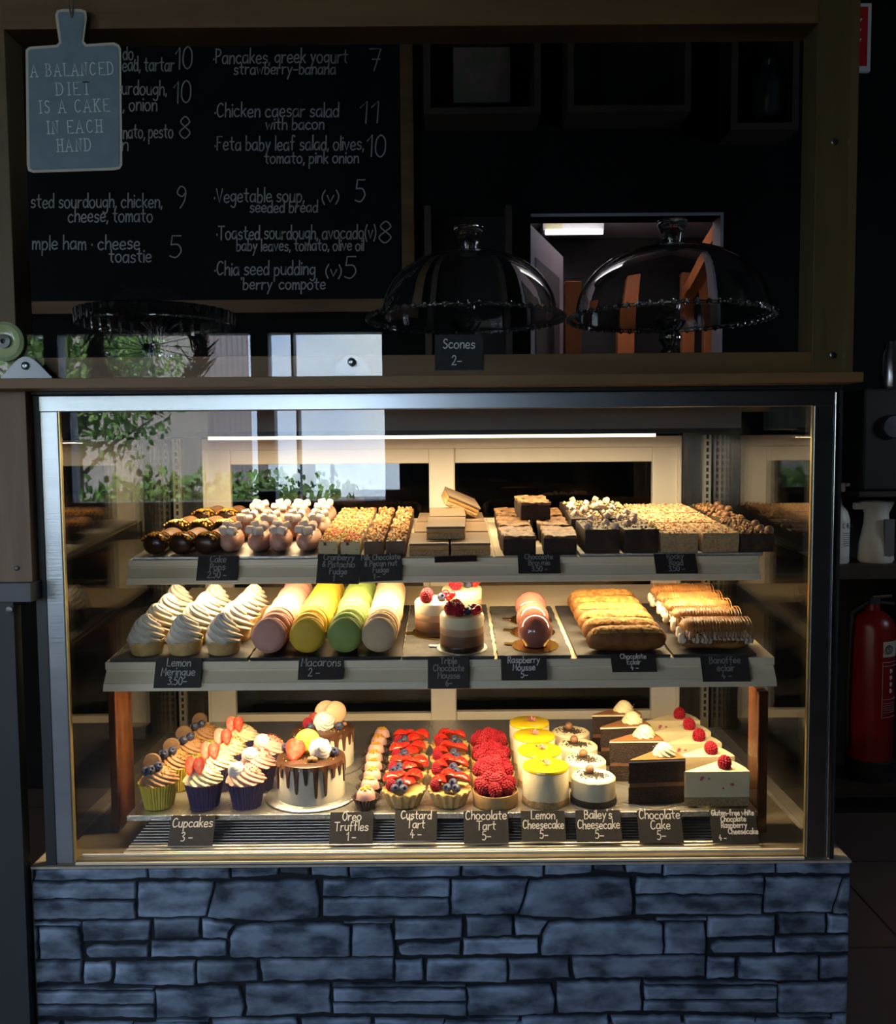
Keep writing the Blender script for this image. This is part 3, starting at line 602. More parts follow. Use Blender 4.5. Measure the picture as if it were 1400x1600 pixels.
# ================================================================== the refrigerated display cabinet
GX0, GX1, DZ, CT = -.6826, .6382, .712, 1.507     # side glass planes, deck height, canopy top
cb = thing('display_cabinet', 'steel framed glass display cabinet lit warm from inside, full of cakes', 'display cabinet')
bx('canopy_top', (-.700, -.012, CT - .006), (.648, .74, CT + .003), M_trim, cb, .002)
bx('top_rail', (GX0, -.006, 1.474), (GX1 - .0, .012, CT - .007), M_steel, cb, .001)
bx('corner_post', (GX0 + .001, -.005, .703), (-.6525, .006, 1.474), M_steel, cb, .001)
bx('corner_post', (.6045, -.005, .703), (GX1 - .001, .006, 1.474), M_steel, cb, .001)
bx('gasket', (-.700, -.004, .70), (GX0, .02, CT - .007), M_trim, cb); bx('gasket', (GX1 + .007, -.004, .70), (.652, .02, CT - .007), M_trim, cb)
bx('edge_strip', (GX1, -.007, .703), (GX1 + .007, .003, CT - .01), mat('bright_steel', (.72, .78, .82), rough=.18, metal=1), cb, .001)
bx('inner_edge', (-.6525, -.003, .705), (-.650, .004, 1.474), mat('brass_edge', (.65, .5, .22), rough=.35, metal=.8), cb); bx('inner_edge', (.602, -.003, .705), (.6045, .004, 1.474), MATS['brass_edge'], cb)
bx('front_glass', (-.6525, .0065, .703), (.6045, .0115, 1.474), G_PANE, cb)
bx('side_glass', (GX0 - .006, .022, .703), (GX0, .695, CT - .007), G_PANE, cb); bx('side_glass', (GX0 - .0145, .022, .703), (GX0 - .0105, .695, CT - .007), G_PANE, cb); bx('side_glass', (GX1 + .0105, .022, .703), (GX1 + .0145, .695, CT - .007), G_PANE, cb); bx('side_glass', (GX1, .022, .703), (GX1 + .006, .695, CT - .007), G_PANE, cb)
# deck: base tray, ribbed air grille
bx('deck', (GX0 + .002, .0, BZ), (GX1 - .002, .70, DZ - .006), mat('deck_brown', (.16, .135, .09), (.24, .20, .135), 14, .3, .3), cb)
bx('front_deck_strip', (-.645, .013, DZ - .006), (.60, .0155, DZ - .002), M_cream, cb); bx('front_sill', (-.650, -.004, BZ + .0005), (.602, .012, .7028), M_cream, cb)
gr = MB()
for i in range(13): gr.box((-.575, .016 + i * .0125, DZ - .006), (.535, .0225 + i * .0125, DZ))
gr.build('air_grille', mat('grille_aluminium', (.62, .58, .48), rough=.3, metal=.7), cb, .0012)
# lamp housing under the canopy
lh = bx('lamp_housing', (GX0 + .02, .33, 1.445), (.592, .47, CT - .007), mat('lamp_housing_grey', (.20, .20, .19), rough=.5), cb, .002)
bx('lamp_lip', (GX0 + .02, .326, 1.437), (.592, .334, 1.447), M_trim, lh)
bx('lamp_tube', (-.52, .428, 1.4325), (.44, .442, 1.4395), mat('led_diffuser', (.9, .85, .7), rough=.4, emit=((1, .82, .5), 4)), lh)
bx('canopy_lining', (GX0 + .002, .014, CT - .012), (GX1 - .002, .70, CT - .0065), mat('lining_grey', (.25, .24, .22), rough=.5), cb)
# rear: corner panels with slotted standards, cream sliding doors
bx('corner_panel', (GX0 + .001, .70, BZ), (-.612, .712, 1.48), mat('dark_steel', (.13, .13, .12), rough=.25, metal=.8), cb)
bx('corner_panel', (.568, .70, BZ), (GX1 - .001, .712, 1.48), MATS['dark_steel'], cb)
def standard(x):
    s = MB().box((x, .688, DZ), (x + .018, .70, 1.44)); s.build('standard', MATS['grille_aluminium'], cb)
    q = MB()
    for i in range(44): q.box((x + .006, .6875, DZ + .03 + i * .016), (x + .012, .689, DZ + .04 + i * .016))
    q.build('slot_row', M_trim, cb)
for x in (-.679, .617): standard(x)
for x in (-.632, .576): bx('standard', (x, .690, DZ), (x + .014, .70, 1.44), MATS['dark_steel'], cb)
def door_frame(x0, x1, y, name):
    d = MB(); z0, z1 = .675, 1.412
    d.box((x0, y, z0), (x0 + .062, y + .02, z1)).box((x1 - .062, y, z0), (x1, y + .02, z1)).box((x0 + .062, y, z1 - .036), (x1 - .062, y + .02, z1)).box((x0 + .062, y, z0), (x1 - .062, y + .02, .752))
    o = d.build(name, M_cream, cb, .002)
    bx('door_glass', (x0 + .062, y + .008, .752), (x1 - .062, y + .012, z1 - .036), G_PANE, o); return o
hd_ = MB(); hd_.box((-.610, .70, 1.412), (.566, .735, 1.4385)).box((-.610, .70, BZ), (-.604, .735, 1.412)).box((.560, .70, BZ), (.566, .735, 1.412)).box((-.610, .70, BZ), (.566, .735, .70))
hd_.build('rear_frame', M_cream, cb, .001)
d1 = door_frame(-.604, .008, .702, 'sliding_door'); d2 = door_frame(-.052, .560, .712, 'sliding_door')
bx('handle', (-.07, .698, 1.0), (-.055, .702, 1.12), M_cream, d1)
bx('rear_sill', (-.61, .66, BZ + .001), (.566, .70, .735), M_cream, cb)
# lower wooden uprights beneath the lower shelf
def upright(x, y, dx, dy, label):
    o = tag(bx('wooden_upright', (0, 0, 0), (dx, dy, .972 - DZ), M_red_oak, None, .002), label, 'board', 'varnished uprights under the lower shelf'); o.location = (x, y, DZ + .0005); return o
upright(SX(1184, .072, .85), .072, .018, .055, 'varnished wooden upright beneath the lower shelf, right of the raspberry cheesecake slices')
upright(SX(171, .11, .85), .11, .014, .085, 'varnished wooden upright beneath the lower shelf, left of the cupcakes')

# shelves
AL = math.radians(5.5); TA = math.tan(AL)
SH = {1: (-.6187, .588, .204, 1.2005, 1.1557), 2: (-.6307, .585, .106, 1.0260, .9762)}   # x0, x1, front y, lip z, fascia bottom z
def make_shelf(k, label):
    x0, x1, yf, zt_, zb = SH[k]
    o = thing('display_shelf', label, 'shelf', (0, 0, 0))
    dp = .66 - yf; th = .006
    V = [(x0, yf + .003, zt_ - .0005 - th), (x1, yf + .003, zt_ - .0005 - th), (x1, yf + dp, zt_ - .0005 - th + dp * TA), (x0, yf + dp, zt_ - .0005 - th + dp * TA)]
    V += [(a, b, c + th) for a, b, c in V]
    MB().add(V, [(3,2,1,0),(4,5,6,7),(0,1,5,4),(1,2,6,5),(2,3,7,6),(3,0,4,7)], 0, False).build('shelf_panel', M_alu, o)
    H = zt_ - zb; pr = [(yf, zt_), (yf - .001, zt_ - .27*H), (yf + .004, zt_ - .30*H), (yf + .003, zt_ - .36*H), (yf - .010, zt_ - .72*H), (yf - .012, zt_ - .74*H), (yf - .012, zt_ - .78*H), (yf - .015, zb), (yf - .012, zb - .001), (yf + .010, zt_ - .4*H), (yf + .010, zt_)]
    n = len(pr); V = [(x0, a, b) for a, b in pr] + [(x1, a, b) for a, b in pr]
    MB().add(V, [tuple(range(n)), tuple(range(n, 2*n))[::-1]] + [(i, n+i, n+(i+1) % n, (i+1) % n) for i in range(n)], 0, False).build('price_rail', M_alu, o, .0008)
    dy = .032
    bx('lamp_strip', (-.56, yf + dy, zt_ - .022), (.53, yf + dy + .012, zt_ - .012), MATS['led_diffuser'], o)
    for x in (x0 + .01, x1 - .012):
        MB().add([(x, .56, zt_ + (.56 - yf)*TA - .03), (x, .686, zt_ + (.686-yf)*TA - .05), (x, .686, zt_ + (.686-yf)*TA - .004), (x, .20, zt_ + (.20-yf)*TA - .008), (x+.003, .56, zt_ + (.56 - yf)*TA - .03), (x+.003, .686, zt_ + (.686-yf)*TA - .05), (x+.003, .686, zt_ + (.686-yf)*TA - .004), (x+.003, .20, zt_ + (.20-yf)*TA - .008)],
                 [(0,1,2,3),(7,6,5,4),(0,4,5,1),(1,5,6,2),(2,6,7,3),(3,7,4,0)], 0, False).build('bracket', MATS['grille_aluminium'], o)
    return o
make_shelf(1, 'upper sloping display shelf carrying cake pops, fudge and brownies'); make_shelf(2, 'lower sloping display shelf carrying meringues, macarons and eclairs')
def on(k, px, s, lift=0.0):
    """point on shelf k at distance s behind its lip, seen at pixel column px (columns run straight back)"""
    yf, z = SH[k][2], SH[k][3]
    y0 = yf + s * math.cos(AL); z0 = z + s * math.sin(AL)
    return Vector((SX(px, y0, z0), y0 - lift * math.sin(AL), z0 + lift * math.cos(AL)))
def col(k, px, s0, s, lift=0.0, drift=0.0):
    p = on(k, px, s0); q = on(k, 705, s, lift); return Vector((p.x + drift * (s - s0), q.y, q.z))
TLT = (AL, 0, 0)
def board(k, xa, xb, s0, s1, th, m, name, label, cat, rough=False, s_back_scale=1.0):
    """flat board lying on the tilted shelf"""
    A = on(k, xa, s0); B = on(k, xb, s0); L = s1 - s0; w = (B.x - A.x)
    if rough:
        rd = random.Random(int(xa)); poly = []
        def edge(p, q, n):
            for i in range(n):
                t = i / n; poly.append((p[0] + (q[0]-p[0])*t + rd.uniform(-.0012, .0012), p[1] + (q[1]-p[1])*t + rd.uniform(-.0012, .0012)))
        edge((-w/2, 0), (w/2, 0), 26); edge((w/2, 0), (w/2, L), 30); edge((w/2, L), (-w/2, L), 26); edge((-w/2, L), (-w/2, 0), 30)
        o = MB().prism(poly, .0004, th).build(name, m, None, .0006)
    else: o = MB().box((-w/2, 0, .0004), (w/2, L, th)).build(name, m, None, .001)
    o.location = ((A.x + B.x)/2, A.y, A.z); o.rotation_euler = TLT
    return tag(o, label, cat)
BT = .0060; BH = .0055
board(2, 172, 388, .004, .36, BH, M_slate, 'slate_board', 'rough edged slate board under the meringue tarts', 'board', True)
board(2, 390, 627, .004, .36, BH, M_blacktray, 'black_tray', 'black tray holding the four macaron rows', 'tray')
board(2, 629, 772, .004, .36, BH, M_slate, 'slate_board', 'slate board under the layered mousse cakes', 'board', True)
board(2, 778, 893, .004, .345, BH, M_slate, 'slate_board', 'slate board under the glazed pink mousse domes', 'board', True)
board(2, 901, 1048, .004, .345, BH, mat('charcoal_tray', (.05, .05, .05), rough=.5), 'charcoal_tray', 'charcoal tray under the golden eclairs', 'tray')
board(2, 1052, 1182, .004, .36, BH, MATS['charcoal_tray'], 'charcoal_tray', 'charcoal tray under the cream filled eclairs', 'tray')
board(1, 207, 496, .002, .44, BH, M_silver, 'cake_board', 'silver foil cake board under the cake pops and pink truffle cakes', 'cake board')
board(1, 634, 771, .004, .44, .002, mat('parchment', (.62, .56, .42), rough=.7), 'parchment_sheet', 'parchment sheet under the caramel shortbread', 'paper')
board(1, 774, 902, .004, .44, .002, MATS['parchment'], 'parchment_sheet', 'parchment sheet under the brownies', 'paper')
board(1, 906, 1192, .002, .44, BH, M_silver, 'cake_board', 'silver foil cake board under the rocky road and oat slices', 'cake board')
board(1, 499, 632, .004, .44, .0019, MATS['parchment'], 'parchment_sheet', 'parchment sheet under the two kinds of fudge', 'paper')
# bottom tray
YT, ZT = .06, .7592
bt_ = thing('cake_tray', 'long silver foil tray on the bottom deck carrying cupcakes, tarts and slices', 'tray')
bx('tray_board', (-.5831, YT, ZT - .010), (.5428, .62, ZT), mat('tray_foil', (.62, .61, .56), (.74, .72, .66), 140, .25, .8, .5, 260), bt_, .001)
for x in (-.50, 0, .46): bx('support', (x - .03, .13, DZ + .0006), (x + .03, .60, ZT - .010), M_trim, bt_)

# ================================================================== wooden guard frame above the cabinet
GY = -.056
gf = thing('guard_frame', 'dark wooden frame with a glass screen standing above the cabinet', 'frame')
xl = P(30, 300, 0).x; xr0, xr1 = P(1262, 300, 0).x, P(1326, 300, 0).x; zb1 = P(700, 55, 0).z; zr1 = P(700, 557, 0).z; zr0 = P(700, 589, GY).z
bx('bottom_rail', (xl, -.03, CT + .003), (xr0, .03, zr1), M_wood, gf, .001)
bx('sill_strip', (-1.0, -.09, CT - .001), (.646, -.0305, zr0), M_wood, gf, .001)
bx('post', (xl - .35, -.03, CT + .003), (xl, .03, 2.6), M_woodv, gf, .001); bx('post', (xr0, -.03, CT + .003), (xr1, .03, 2.6), M_woodv, gf, .001)
bx('top_beam', (xl, -.032, zb1), (xr0, .032, 2.6), M_wood, gf, .001)
gx1 = P(1320, 500, GY).x
bx('glass_screen', (-1.0, GY - .003, zr0 + .0005), (gx1, GY + .003, 2.58), G_PANE, gf)
for px, py in ((1301, 555), (1303, 222)):
    MB().lathe([(.005, 0), (.005, .002), (.003, .003)], 14, T=TR(P(px, py, -.031), (PI/2, 0, 0))).build('screw', M_steel, gf)
def clip(px, py, m, label, prof):
    c = P(px, py, GY - .0045)
    o = thing('glass_clip', label, 'clip', c)
    MB().prism(prof, 0, .004, smooth=False).build('plate', m, o, .001, rot=(PI/2, 0, 0), loc=(0, .0, 0))
    s = MB().lathe([(.0065, 0), (.0065, .002), (.004, .004), (.0015, .0042), (.0015, .002)], 20, T=TR((0, -.004, 0), (PI/2, 0, 0))); s.build('screw', M_steel, o); return o
def hump(w, h, k): return [(-w, -.020)] + [(-w + 2*w*i/14, -.020 + h * (math.sin(PI*(i+.7)/15.4) ** k)) for i in range(15)] + [(w, -.020)]
clip(42, 572, mat('window_lit_acrylic', (.60, .62, .72), rough=.15), 'plastic glass clip with a screw at the bottom left of the screen', hump(.041, .035, 1.4))  # pale lilac paints the window light reflected on clear plastic
clip(550, 566, G_ACR, 'clear plastic glass clip with screw, left of the Scones card', hump(.030, .032, .6))
gd = thing('glass_clip', 'round pale green glass disc screwed to the left wooden post', 'clip', P(9, 534, GY - .005))
MB().lathe([(.001, -.002), (.030, -.002), (.031, .004), (.026, .008), (.02, .005), (.012, .004), (.001, .004)], 32, T=TR(rot=(PI/2, 0, 0))).build('disc', mat('green_glass', (.28, .36, .16), (.50, .58, .32), 18, .1), gd)
MB().lathe([(.001, .004), (.011, .004), (.011, .009), (.004, .010), (.001, .007)], 20, T=TR(rot=(PI/2, 0, 0))).build('screw', mat('dull_screw', (.12, .12, .12), rough=.4, metal=.8), gd)
# hanging cutting board sign
sgn = thing('hanging_sign', 'grey blue cutting board shaped sign with a cake saying, hanging on string', 'sign')
SY = -.041
def spt(x, y, d=0): q = P(x, y, SY - d); return q
OUT = [(40,78),(46,73),(88,70),(92,66),(86,24),(89,16),(98,14),(126,14),(134,17),(136,26),(131,64),(135,69),(178,66),(186,70),(189,76),(191,258),(187,264),(178,266),(52,270),(44,267),(42,258)]
cx_, cy_ = 115, 165
def shrink(pts, d):
    out = []; n = len(pts)
    for i in range(n):
        a, b, c = Vector(pts[i-1]), Vector(pts[i]), Vector(pts[(i+1) % n])
        e1 = (b-a).normalized(); e2 = (c-b).normalized(); nn = Vector((-(e1.y+e2.y), e1.x+e2.x)); nn = nn.normalized() if nn.length > 1e-6 else Vector((-e1.y, e1.x))
        out.append((b.x + nn.x*d, b.y + nn.y*d))
    return out
def poly3(pts, d0, d1, name, m, par):
    n = len(pts); V = [P(x, y, SY - d0) for x, y in pts] + [P(x, y, SY - d1) for x, y in pts]
    V2 = [(v.x, SY - d0, v.z) for v in V[:n]] + [(v.x, SY - d1, v.z) for v in V[n:]]
    return MB().add(V2, [tuple(range(n))[::-1], tuple(range(n, 2*n))] + [(i, (i+1) % n, n+(i+1) % n, n+i) for i in range(n)], 0, False).build(name, m, par)
poly3(OUT, 0, .005, 'board', mat('cream_sign_edge', (.66, .62, .50), rough=.7), sgn)
poly3(shrink(OUT, 4.5), .005, .0062, 'painted_face', mat('blue_grey_chalk_paint', (.19, .27, .33), (.23, .32, .38), 40, .85), sgn)
M_stext = mat('sign_lettering', (.85, .92, .95), rough=.8)
for t, xa, xb, yb in (("A BALANCED", 49, 177, 120), ("DIET", 88, 141, 149), ("IS A CAKE", 61, 170, 177), ("IN EACH", 73, 159, 209), ("HAND", 90, 142, 237)):
    q0, q1 = P(xa, yb, SY - .0064), P(xb, yb - 2, SY - .0064); s = .0112; mb = MB()
    write(mb, t, 0, 0, s, .0008, 0, (q1.x-q0.x)/(twidth(t, .42)*s), serif=True)
    mb.build('lettering', M_stext, sgn, loc=q0, rot=(PI/2, math.radians(-1.2), 0))
MB().tube([P(112, 28, SY - .007), P(108, 12, SY - .008), P(106, -30, SY - .006)], .0012, 6).tube([P(112, 28, SY - .007), P(114, 12, SY - .008), P(113, -30, SY - .006)], .0012, 6).build('string', mat('jute_string', (.2, .17, .12), rough=.9), sgn)
# neighbouring counter at the left
xb0 = P(45, 760, -.03).x
lc = thing('side_counter', 'dark counter at the left with a brown plank above and a blue grey front', 'counter')
bx('plank', (-1.3, -.03, P(30, 910, -.03).z), (xb0, .0, P(30, 609, -.03).z), M_plank, lc, .001)
bx('ledge', (-1.3, -.045, P(30, 941, -.045).z), (P(48, 925, -.045).x, .02, P(30, 911, -.045).z), mat('grey_ledge', (.09, .095, .11), rough=.5), lc, .001)
bx('front_panel', (-1.3, -.025, 0), (-.7285, .0, P(30, 941, -.03).z - .001), mat('blue_grey_panel', (.028, .036, .042), rough=.6), lc)
for c, r_ in ((P(15, 953, -.026), .006), (P(26, 888, -.031), .004)): MB().lathe([(r_, 0), (r_, .002), (r_*.5, .003)], 16, T=TR(c, (PI/2, 0, 0))).build('screw', MATS['dull_screw'], lc)

# ================================================================== glass cake stands on the cabinet top
TOPZ = CT + .003
def bead_rim(R, z, n, r):
    b = MB()
    for i in range(n): a = 2*PI*i/n; b.sphere((R*math.cos(a), R*math.sin(a), z), r, 0, 1)
    b.tube([(R*.985*math.cos(2*PI*i/48), R*.985*math.sin(2*PI*i/48), z) for i in range(49)], r*.55, 6); return b
def stand(px, Y, R, zp, label, ball):
    o = thing('cake_stand', label, 'cake stand', (SX(px, Y, zp), Y, TOPZ)); h = zp - TOPZ
    MB().lathe([(.012, h - .006), (R*.6, h - .0045), (R, h - .003), (R, h + .002), (R*.6, h - .001), (.012, h - .002)], 64).build('plate', G_DOME, o)
    bead_rim(R, h, 60, .0062).build('beaded_rim', G_SOLID, o)
    MB().lathe([(.030, h - .0065), (.026, h - .014), (.017, h - .024), (.021, h - .034), (.021, h - .042), (.015, h - .05)] + ([(.013, h - .056), (.022, h - .068), (.027, h - .082), (.024, h - .096), (.014, h - .108), (.02, h - .116), (.02, .012)] if ball else [(.014, .03)]) + [(.045, .008), (.055, .004), (.055, 0)], 32).build('stem', G_SOLID, o)
    return o, h
def dome(px, Y, R, H, zp, label, st):
    o = thing('cake_dome', label, 'cake dome', (SX(px, Y, zp), Y, zp + .0035))
    n = 14; pr = [(R, 0), (R*1.0, .006)] + [(R*math.cos(PI/2*i/n)**.85 if i < n else .002, .006 + H*math.sin(PI/2*i/n)) for i in range(1, n+1)]
    T_ = .0032; inn = [(max(.001, r - T_), max(0, z - T_ * .9 * (z > .004))) for r, z in pr]
    MB().lathe(pr + inn[::-1], 72, caps=False).build('cover', G_CLEAR, o)
    MB().lathe([(.016, H + .004), (.0165, H + .012), (.019, H + .028), (.027, H + .046), (.029, H + .050), (.027, H + .053), (.018, H + .051), (.002, H + .050)], 32).build('knob', G_SOLID, o)
    return o
Ys = .22
zp = P(727, 499, Ys).z
stand(728, Ys, .185 , zp, 'beaded glass cake stand behind the Scones card', False)
dome(733, Ys, .165, P(724, 397, Ys - .0).z - zp - .006, zp, 'glass cake dome on the stand behind the Scones card', None)
zp2 = P(1046, 497, Ys).z
stand(1047, Ys, .190, zp2, 'beaded glass cake stand with a ball stem in front of the bright hatch', True)
dome(1049, Ys, .180, P(1046, 388, Ys).z - zp2 - .006, zp2, 'larger glass cake dome in front of the bright hatch', None)
zp3 = P(244, 500, .24).z
s3 = thing('cake_stand', 'glass cake stand with a thick cut rim and ribbed stem, left under the menu board', 'cake stand', (SX(244, .24, zp3), .24, TOPZ)); h3 = zp3 - TOPZ
R3 = 116 * 1.74 / F
MB().lathe([(.012, h3 - .006), (R3, h3 - .012), (R3, h3 - .008), (.012, h3)], 64).build('plate', G_DOME, s3)
def cut(r, z, a, j): return (r + .0025 * math.cos(40*a) * (1 if r > R3*.98 else 0), z)
MB().lathe([(R3*.985, h3 - .013), (R3*1.005, h3 - .012), (R3*1.015, h3 + .012), (R3*1.005, h3 + .014), (R3*.985, h3 + .012)], 160, 0, cut, caps=False).build('cut_rim', G_SOLID, s3)
MB().lathe([(.028, h3 - .0065), (.014, h3 - .02), (.014, h3 - .045), (.022, h3 - .05), (.026, h3 - .068), (.020, h3 - .09), (.012, h3 - .10), (.05, .008), (.055, 0)], 96, 0, lambda r, z, a, j: (r * (1 + .06*math.cos(16*a)), z)).build('stem', G_SOLID, s3)

# ================================================================== price cards
def card(lines, xc, yt, yb, wpx, Yb, lean, label, dim=1.0, skew=0, fmat=None):
    pb = P(xc, yb, Yb); pt = P(xc, yt, Yb + lean); pt.x = pb.x
    W = wpx * (Yb + 1.5) / F; H = (pt - pb).length
    o = thing('price_card', label, 'price card', group='black price cards'); o.matrix_world = plane_matrix(pb, pt)
    if skew: o.rotation_euler.rotate_axis('Z', skew)
    MB().box((-W/2, 0, -.0006), (W/2, H, .0006)).build('card', M_black, o)
    rd = random.Random(label); mb = MB(); n = len(lines); pitch = H * .94 / max(1, n)
    s = min(pitch / 2.0, .0088)
    for i, t in enumerate(lines):
        al = 0
        if isinstance(t, tuple): t, al = t
        wt = twidth(t) * s; sx = min(1.0, W * .93 / wt); x = -wt * sx / 2 + al * W
        write(mb, t, x, H * .97 - (i + 1) * pitch + pitch * .25, s, .00085, .0009, sx, slant=.04, rd=rd)
    if lines: mb.build('lettering', fmat or M_chalk, o)
    return o
y1c, y2c = SH[1][2] - .020, SH[2][2] - .020
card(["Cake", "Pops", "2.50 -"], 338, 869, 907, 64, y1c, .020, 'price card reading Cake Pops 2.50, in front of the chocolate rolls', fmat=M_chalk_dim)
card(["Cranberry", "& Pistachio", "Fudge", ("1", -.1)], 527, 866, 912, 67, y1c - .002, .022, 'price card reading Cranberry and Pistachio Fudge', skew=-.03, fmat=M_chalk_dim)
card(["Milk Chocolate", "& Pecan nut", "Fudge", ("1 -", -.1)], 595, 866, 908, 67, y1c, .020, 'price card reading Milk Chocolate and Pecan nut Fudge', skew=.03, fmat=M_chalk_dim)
card([], 712, 869, 878, 66, y1c + .004, .012, 'blank black card lying over in front of the caramel shortbread', skew=.03)
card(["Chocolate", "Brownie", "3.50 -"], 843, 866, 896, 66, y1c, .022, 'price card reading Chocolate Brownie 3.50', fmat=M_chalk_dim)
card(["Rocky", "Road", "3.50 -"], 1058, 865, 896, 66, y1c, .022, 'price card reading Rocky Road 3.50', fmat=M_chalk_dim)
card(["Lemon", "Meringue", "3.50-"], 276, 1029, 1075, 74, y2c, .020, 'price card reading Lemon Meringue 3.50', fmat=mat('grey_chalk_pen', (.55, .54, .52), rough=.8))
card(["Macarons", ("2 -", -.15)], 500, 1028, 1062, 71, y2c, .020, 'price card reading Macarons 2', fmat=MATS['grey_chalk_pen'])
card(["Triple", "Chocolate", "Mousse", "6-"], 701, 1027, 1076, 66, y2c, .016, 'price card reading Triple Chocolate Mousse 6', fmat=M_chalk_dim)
card(["Raspberry", "Mousse", "5-"], 819, 1026, 1063, 72, y2c, .016, 'price card reading Raspberry Mousse 5')
card(["Chocolate", "Eclair", "4 -"], 992, 1022, 1050, 71, y2c, .022, 'price card reading Chocolate Eclair 4')
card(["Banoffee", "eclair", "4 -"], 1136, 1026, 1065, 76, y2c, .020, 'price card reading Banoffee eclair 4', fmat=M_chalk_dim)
ybc = .030
card(["Cupcakes", ("3 -", -.1)], 297, 1274, 1322, 72, ybc - .004, .026, 'price card reading Cupcakes 3')
card(["Oreo", "Truffles", "1 -"], 548, 1269, 1319, 70, ybc, .026, 'price card leaning in front of the pink truffles in paper cases')
card(["Custard", "Tart", "4 -"], 649, 1267, 1314, 68, ybc + .002, .026, 'price card reading Custard Tart 4', skew=-.02)
card(["Chocolate", "Tart", "5-"], 760, 1267, 1318, 72, ybc, .026, 'price card reading Chocolate Tart 5')
card(["Lemon", "Cheesecake", "5-"], 850, 1267, 1315, 71, ybc + .002, .026, 'price card reading Lemon Cheesecake 5')
card(["Bailey's", "Cheesecake", "5-"], 937, 1266, 1316, 73, ybc, .026, 'price card in front of the cheesecakes with dark crumbs')
card(["Chocolate", "Cake", "5-"], 1034, 1266, 1317, 71, ybc, .026, 'price card reading Chocolate Cake 5')
card(["Gluten-free white", "Chocolate", "Raspberry", ("Cheesecake", .18), ("4 -", -.28)], 1150, 1265, 1317, 74, ybc, .026, 'price card reading Gluten-free white Chocolate Raspberry Cheesecake', fmat=M_chalk)
sc = card(["Scones", ("2-", -.05)], 717, 523, 578, 74, -.0335, .0, 'price card reading Scones 2 on the wooden rail')
# ================================================================== food: materials
def fm(*a, **k): return mat(*a, **k)
M_choc = fm('dark_chocolate', (.030, .013, .007), (.045, .02, .010), 40, .3, bump=.1)
M_milk = fm('milk_chocolate', (.20, .095, .045), (.26, .13, .065), 60, .42)
M_sponge = fm('chocolate_sponge', (.011, .006, .0045), (.034, .017, .011), 220, .9, bump=.9, bscale=260)
M_ganache = fm('ganache', (.12, .055, .028), (.16, .075, .04), 60, .5)
M_biscuit = fm('biscuit_base', (.34, .20, .08), (.55, .36, .17), 240, .9, bump=.8, bscale=260)
M_darkbis = fm('dark_biscuit', (.022, .016, .013), (.05, .036, .028), 260, .9, bump=.8, bscale=260)
M_pastry = fm('shortcrust', (.62, .38, .13), (.78, .53, .22), 60, .7, bump=.4, bscale=160, attr=True)
M_white = fm('white_cream', (.86, .82, .70), (.90, .87, .77), 60, .55, sss=.1)
M_mer = fm('meringue_white', (.88, .86, .78), rough=.6, attr=True, sss=.1)
M_yell = fm('lemon_jelly', (.86, .56, .012), (.90, .62, .02), 10, .18, coat=.5)
M_rasp = fm('raspberry_flesh', (.32, .008, .02), (.42, .018, .035), 120, .5, attr=True, spec=.3)
M_strw = bpy.data.materials.new('strawberry_skin'); M_strw.use_nodes = True
_N = M_strw.node_tree.nodes; _L = M_strw.node_tree.links; _v = _N.new('ShaderNodeTexVoronoi'); _v.inputs['Scale'].default_value = 260; _t = _N.new('ShaderNodeTexCoord')
_r = _N.new('ShaderNodeValToRGB'); _r.color_ramp.elements[0].position = .16; _r.color_ramp.elements[1].position = .24; _r.color_ramp.elements[0].color = (.75, .45, .12, 1); _r.color_ramp.elements[1].color = (.62, .018, .012, 1)
_a = _N.new('ShaderNodeAttribute'); _a.attribute_name = 'Col'; _x = _N.new('ShaderNodeMix'); _x.data_type = 'RGBA'; _x.blend_type = 'MULTIPLY'; _x.inputs[0].default_value = 1
_L.new(_t.outputs['Object'], _v.inputs[0]); _L.new(_v.outputs['Distance'], _r.inputs[0]); _L.new(_r.outputs[0], _x.inputs[6]); _L.new(_a.outputs[0], _x.inputs[7]); _L.new(_x.outputs[2], _N['Principled BSDF'].inputs['Base Color'])
_N['Principled BSDF'].inputs['Roughness'].default_value = .22; _N['Principled BSDF'].inputs['Coat Weight'].default_value = .5
M_strc = fm('strawberry_flesh', (.66, .07, .04), (.72, .17, .11), 120, .3, attr=True)
M_blue = fm('blueberry_skin', (.018, .022, .06), (.06, .075, .15), 90, .45)
M_green = fm('berry_leaf', (.10, .19, .03), rough=.6)
M_bead = fm('gold_sugar_beads', (.85, .50, .10), rough=.3, metal=.45, attr=True)
M_crumb = fm('topping_crumbs', (1, 1, 1), rough=.7, attr=True)
M_pinkc = fm('pink_couverture', (.62, .33, .25), (.68, .38, .29), 30, .42, sss=.1)
M_marsh = fm('marshmallow', (.86, .72, .64), rough=.75, sss=.1)
M_fpink = fm('pink_buttercream', (.68, .36, .29), rough=.5, attr=True, sss=.1)
M_fchoc = fm('chocolate_buttercream', (.36, .19, .09), rough=.5, attr=True)
M_fvan = fm('vanilla_buttercream', (.85, .72, .44), rough=.5, attr=True, sss=.1)
RASPV = [(1, 1, 1), (.85, .8, .9), (1.15, 1.2, 1.1), (.9, .9, .9)]
